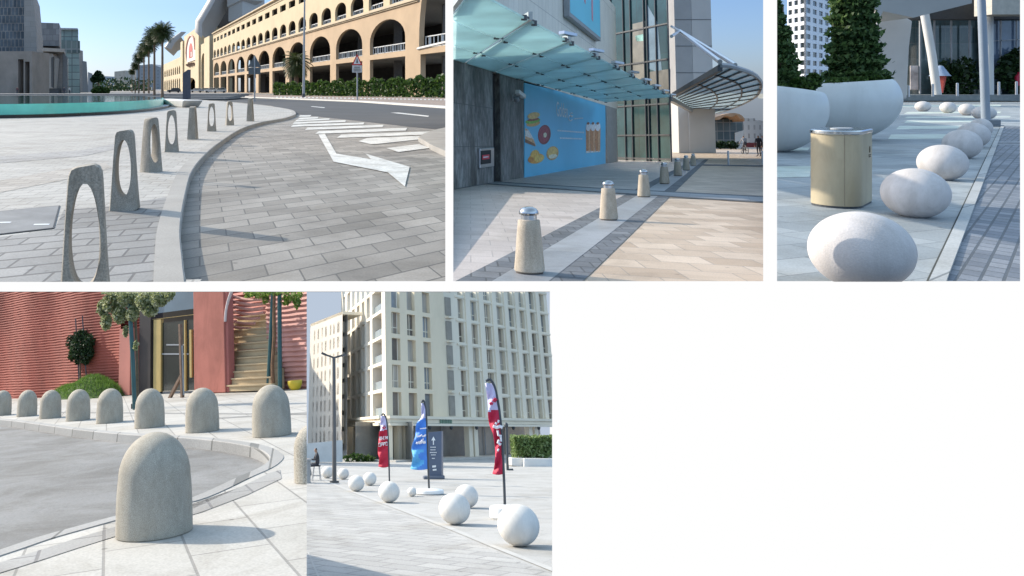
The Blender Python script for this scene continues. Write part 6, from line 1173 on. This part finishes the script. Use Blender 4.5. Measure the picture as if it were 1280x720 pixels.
    m.prism([W(541.2, 556, .02), W(542.4, 556, .02), W(542.4, 549, .02), W(541.2, 549, .02)], (0, .012, 0)); m.prism([W(539.2, 550.5, .021), W(544.4, 550.5, .021), W(541.8, 545.5, .021)], (0, .012, 0)); part('arrow', m, M['white'], t); m = MB()
    for y, x0, x1 in ((559, 538, 545), (562.3, 538, 544.5), (565.6, 537.5, 546), (568.6, 539, 544.5), (573, 540, 543.5)):
        x = x0
        while x < x1: w = rng.uniform(.6, 1.2); m.prism([W(x, y + .55, .02), W(min(x + w, x1), y + .55, .02), W(min(x + w, x1), y - .55, .02), W(x, y - .55, .02)], (0, .012, 0)); x += w + .35
    m.prism([W(540.3, 584.5, .02), W(545, 584, .02), W(545, 581.5, .02), W(540.3, 582, .02)], (0, .012, 0)); m.prism([W(541, 588.5, .02), W(545.6, 588, .02), W(545.6, 586, .02), W(541, 586.5, .02)], (0, .012, 0)); part('lettering', m, M['white'], t)
def plaza_bits(clip):
    P = E; g = P.g
    b = g(418, 603.5); d = b.y; W = lambda x, y, o=0: P.at(x, y, d - o); t = thing(P, 'street_lamp', 'dark lamp post with two short arms beside the seated man', 'street lamp', b); m = MB(); m.tube([b, W(417.4, 447)], [.075, .06], 12); part('pole', m, mat('lamp_post_grey', (.11, .105, .10), .5), t)
    m = MB(); m.tube([b, b + V((0, 0, .06))], .16, 12); part('base', m, M['dsteel'], t)
    for x, y, x2, y2 in ((402, 441.3, 407, 443.4), (432.3, 443.4, 427, 444.6)): m = MB(); m.bar(W(417.4, 447.2), W(x2, y2), .07, .06); o = part('arm', m, M['dsteel'], t); m = MB(); m.bar(W(x2, y2), W(x, y), .2, .07); part('lamp_head', m, mat('lamp_dark', (.09, .085, .085), .5), t, sub=o)
    b = g(634.6, 588); d = b.y; m = MB(); m.tube([b, P.at(633, 533, d)], .06, 10); m.ell(P.at(632.6, 531.5, d), (.1, .12, .12), 10, 8); m.tube([b, b + V((.25, 0, .02))], .06, 8); solo(P, 'spotlight_pole', m, M['dsteel'], 'short dark pole right of the tallest red flag', 'pole')
    # bench with hedge
    b = g(640, 583); d = b.y; W = lambda x, y, o=0: P.at(x, y, d - o); m = MB(); m.prism([W(639.5, 582), W(655.5, 584.5), W(655.5, 572.8), W(639.5, 572.5)], (0, 1.4, 0)); m.prism([W(655, 587.5, .3), W(700, 588.5, .3), W(700, 573.5, .3), W(655, 573, .3)], (0, 1.6, 0)); solo(P, 'planter_bench', m, mat('bench_white', (.68, .66, .62), .7, .05), 'long white stone planter bench under the hedge at the right', 'bench', clip=clip, bevel=.03)
    m = MB(); a, c = W(641, 573, -.9), W(700, 573, -.9); hh = 27 * P.px(a)
    m.leaves(5200, .17, lambda: V((rng.uniform(a.x, c.x), a.y + rng.uniform(-.5, .5), a.z + (hh * (1 - .12 * (rng.random())) * (rng.random() ** .6)) * (.82 + .18 * (1 if rng.random() < .5 else .9)))), 0)
    solo(P, 'clipped_hedge', m, leafmat('pale_hedge', [(.12, .18, .05), (.2, .28, .09), (.32, .4, .18)]), 'clipped green hedge above the white planter bench', 'hedge', clip=clip)
    # seated man, stool, counter
    p = g(395.5, 600.5); k = 36 * P.px(p) / 1.5; H = .72
    st = dict(pelvis=(0, .05, .78), waist=(0, .04, .92), chest=(0, .0, 1.15), neck=(0, -.02, 1.32), chin=(0, -.06, 1.38), head=(0, -.05, 1.46), crown=(0, -.03, 1.55), nose=(0, -.15, 1.44), Lhip=(-.1, .02, .76), Rhip=(.1, .02, .76), Lknee=(-.12, -.4, .72), Rknee=(.12, -.4, .68), Lank=(-.12, -.36, .28), Rank=(.12, -.3, .26), Ltoe=(-.13, -.54, .22), Rtoe=(.13, -.48, .2), Lsho=(-.19, 0, 1.25), Rsho=(.19, 0, 1.25), Lelb=(-.24, -.12, .98), Relb=(.24, -.12, .98), Lwri=(-.2, -.38, 1.0), Rwri=(.2, -.38, 1.0))
    person(P, 'man in dark waistcoat seated on a tall stool at the grey counter', p, RD(-80), k, st, cols((.05, .05, .055), (.045, .045, .055)))
    t = thing(P, 'bar_stool', 'tall thin-legged stool under the seated man', 'stool', p, RD(-80)); m = MB(); m.lathe([(.19, .66), (.2, .68), (.2, .7), (.18, .71)], c=(0, .02 * k, 0), seg=20)
    for v in m.bm.verts: v.co *= k
    part('seat', m, M['black'], t, raw=True)
    for sx in (-1, 1):
        for sy in (-1, 1): m = MB(); m.tube([V((sx * .22, sy * .22, 0)) * k, V((sx * .13, sy * .13, .67)) * k], .016 * k, 6); part('leg', m, M['gsteel'], t, raw=True)
    m = MB(); m.tube([V((x, y, .22)) * k for x, y in ((-.19, -.19), (.19, -.19), (.19, .19), (-.19, .19), (-.19, -.19))], .012 * k, 6); part('foot_ring', m, M['gsteel'], t, raw=True)
    b = g(384, 604.5); d = b.y; W = lambda x, y, o=0: P.at(x, y, d - o); m = MB(); m.prism([W(376, 604.5), W(387.3, 604.5), W(387.3, 576), W(376, 576)], (0, .5, 0)); m.prism([W(376, 576, .05), W(388.3, 576, .05), W(388.3, 574, .05), W(376, 574, .05)], (0, .6, 0)); solo(P, 'counter', m, mat('counter_grey', (.3, .31, .31), .6, .08), 'narrow grey counter at the left edge before the seated man', 'counter', clip=clip)
# ================================================================ build
shared_materials(); camera_and_light(); stand(); boulevard(); mall(); egg_plaza(); dome_street(); ball_plaza()
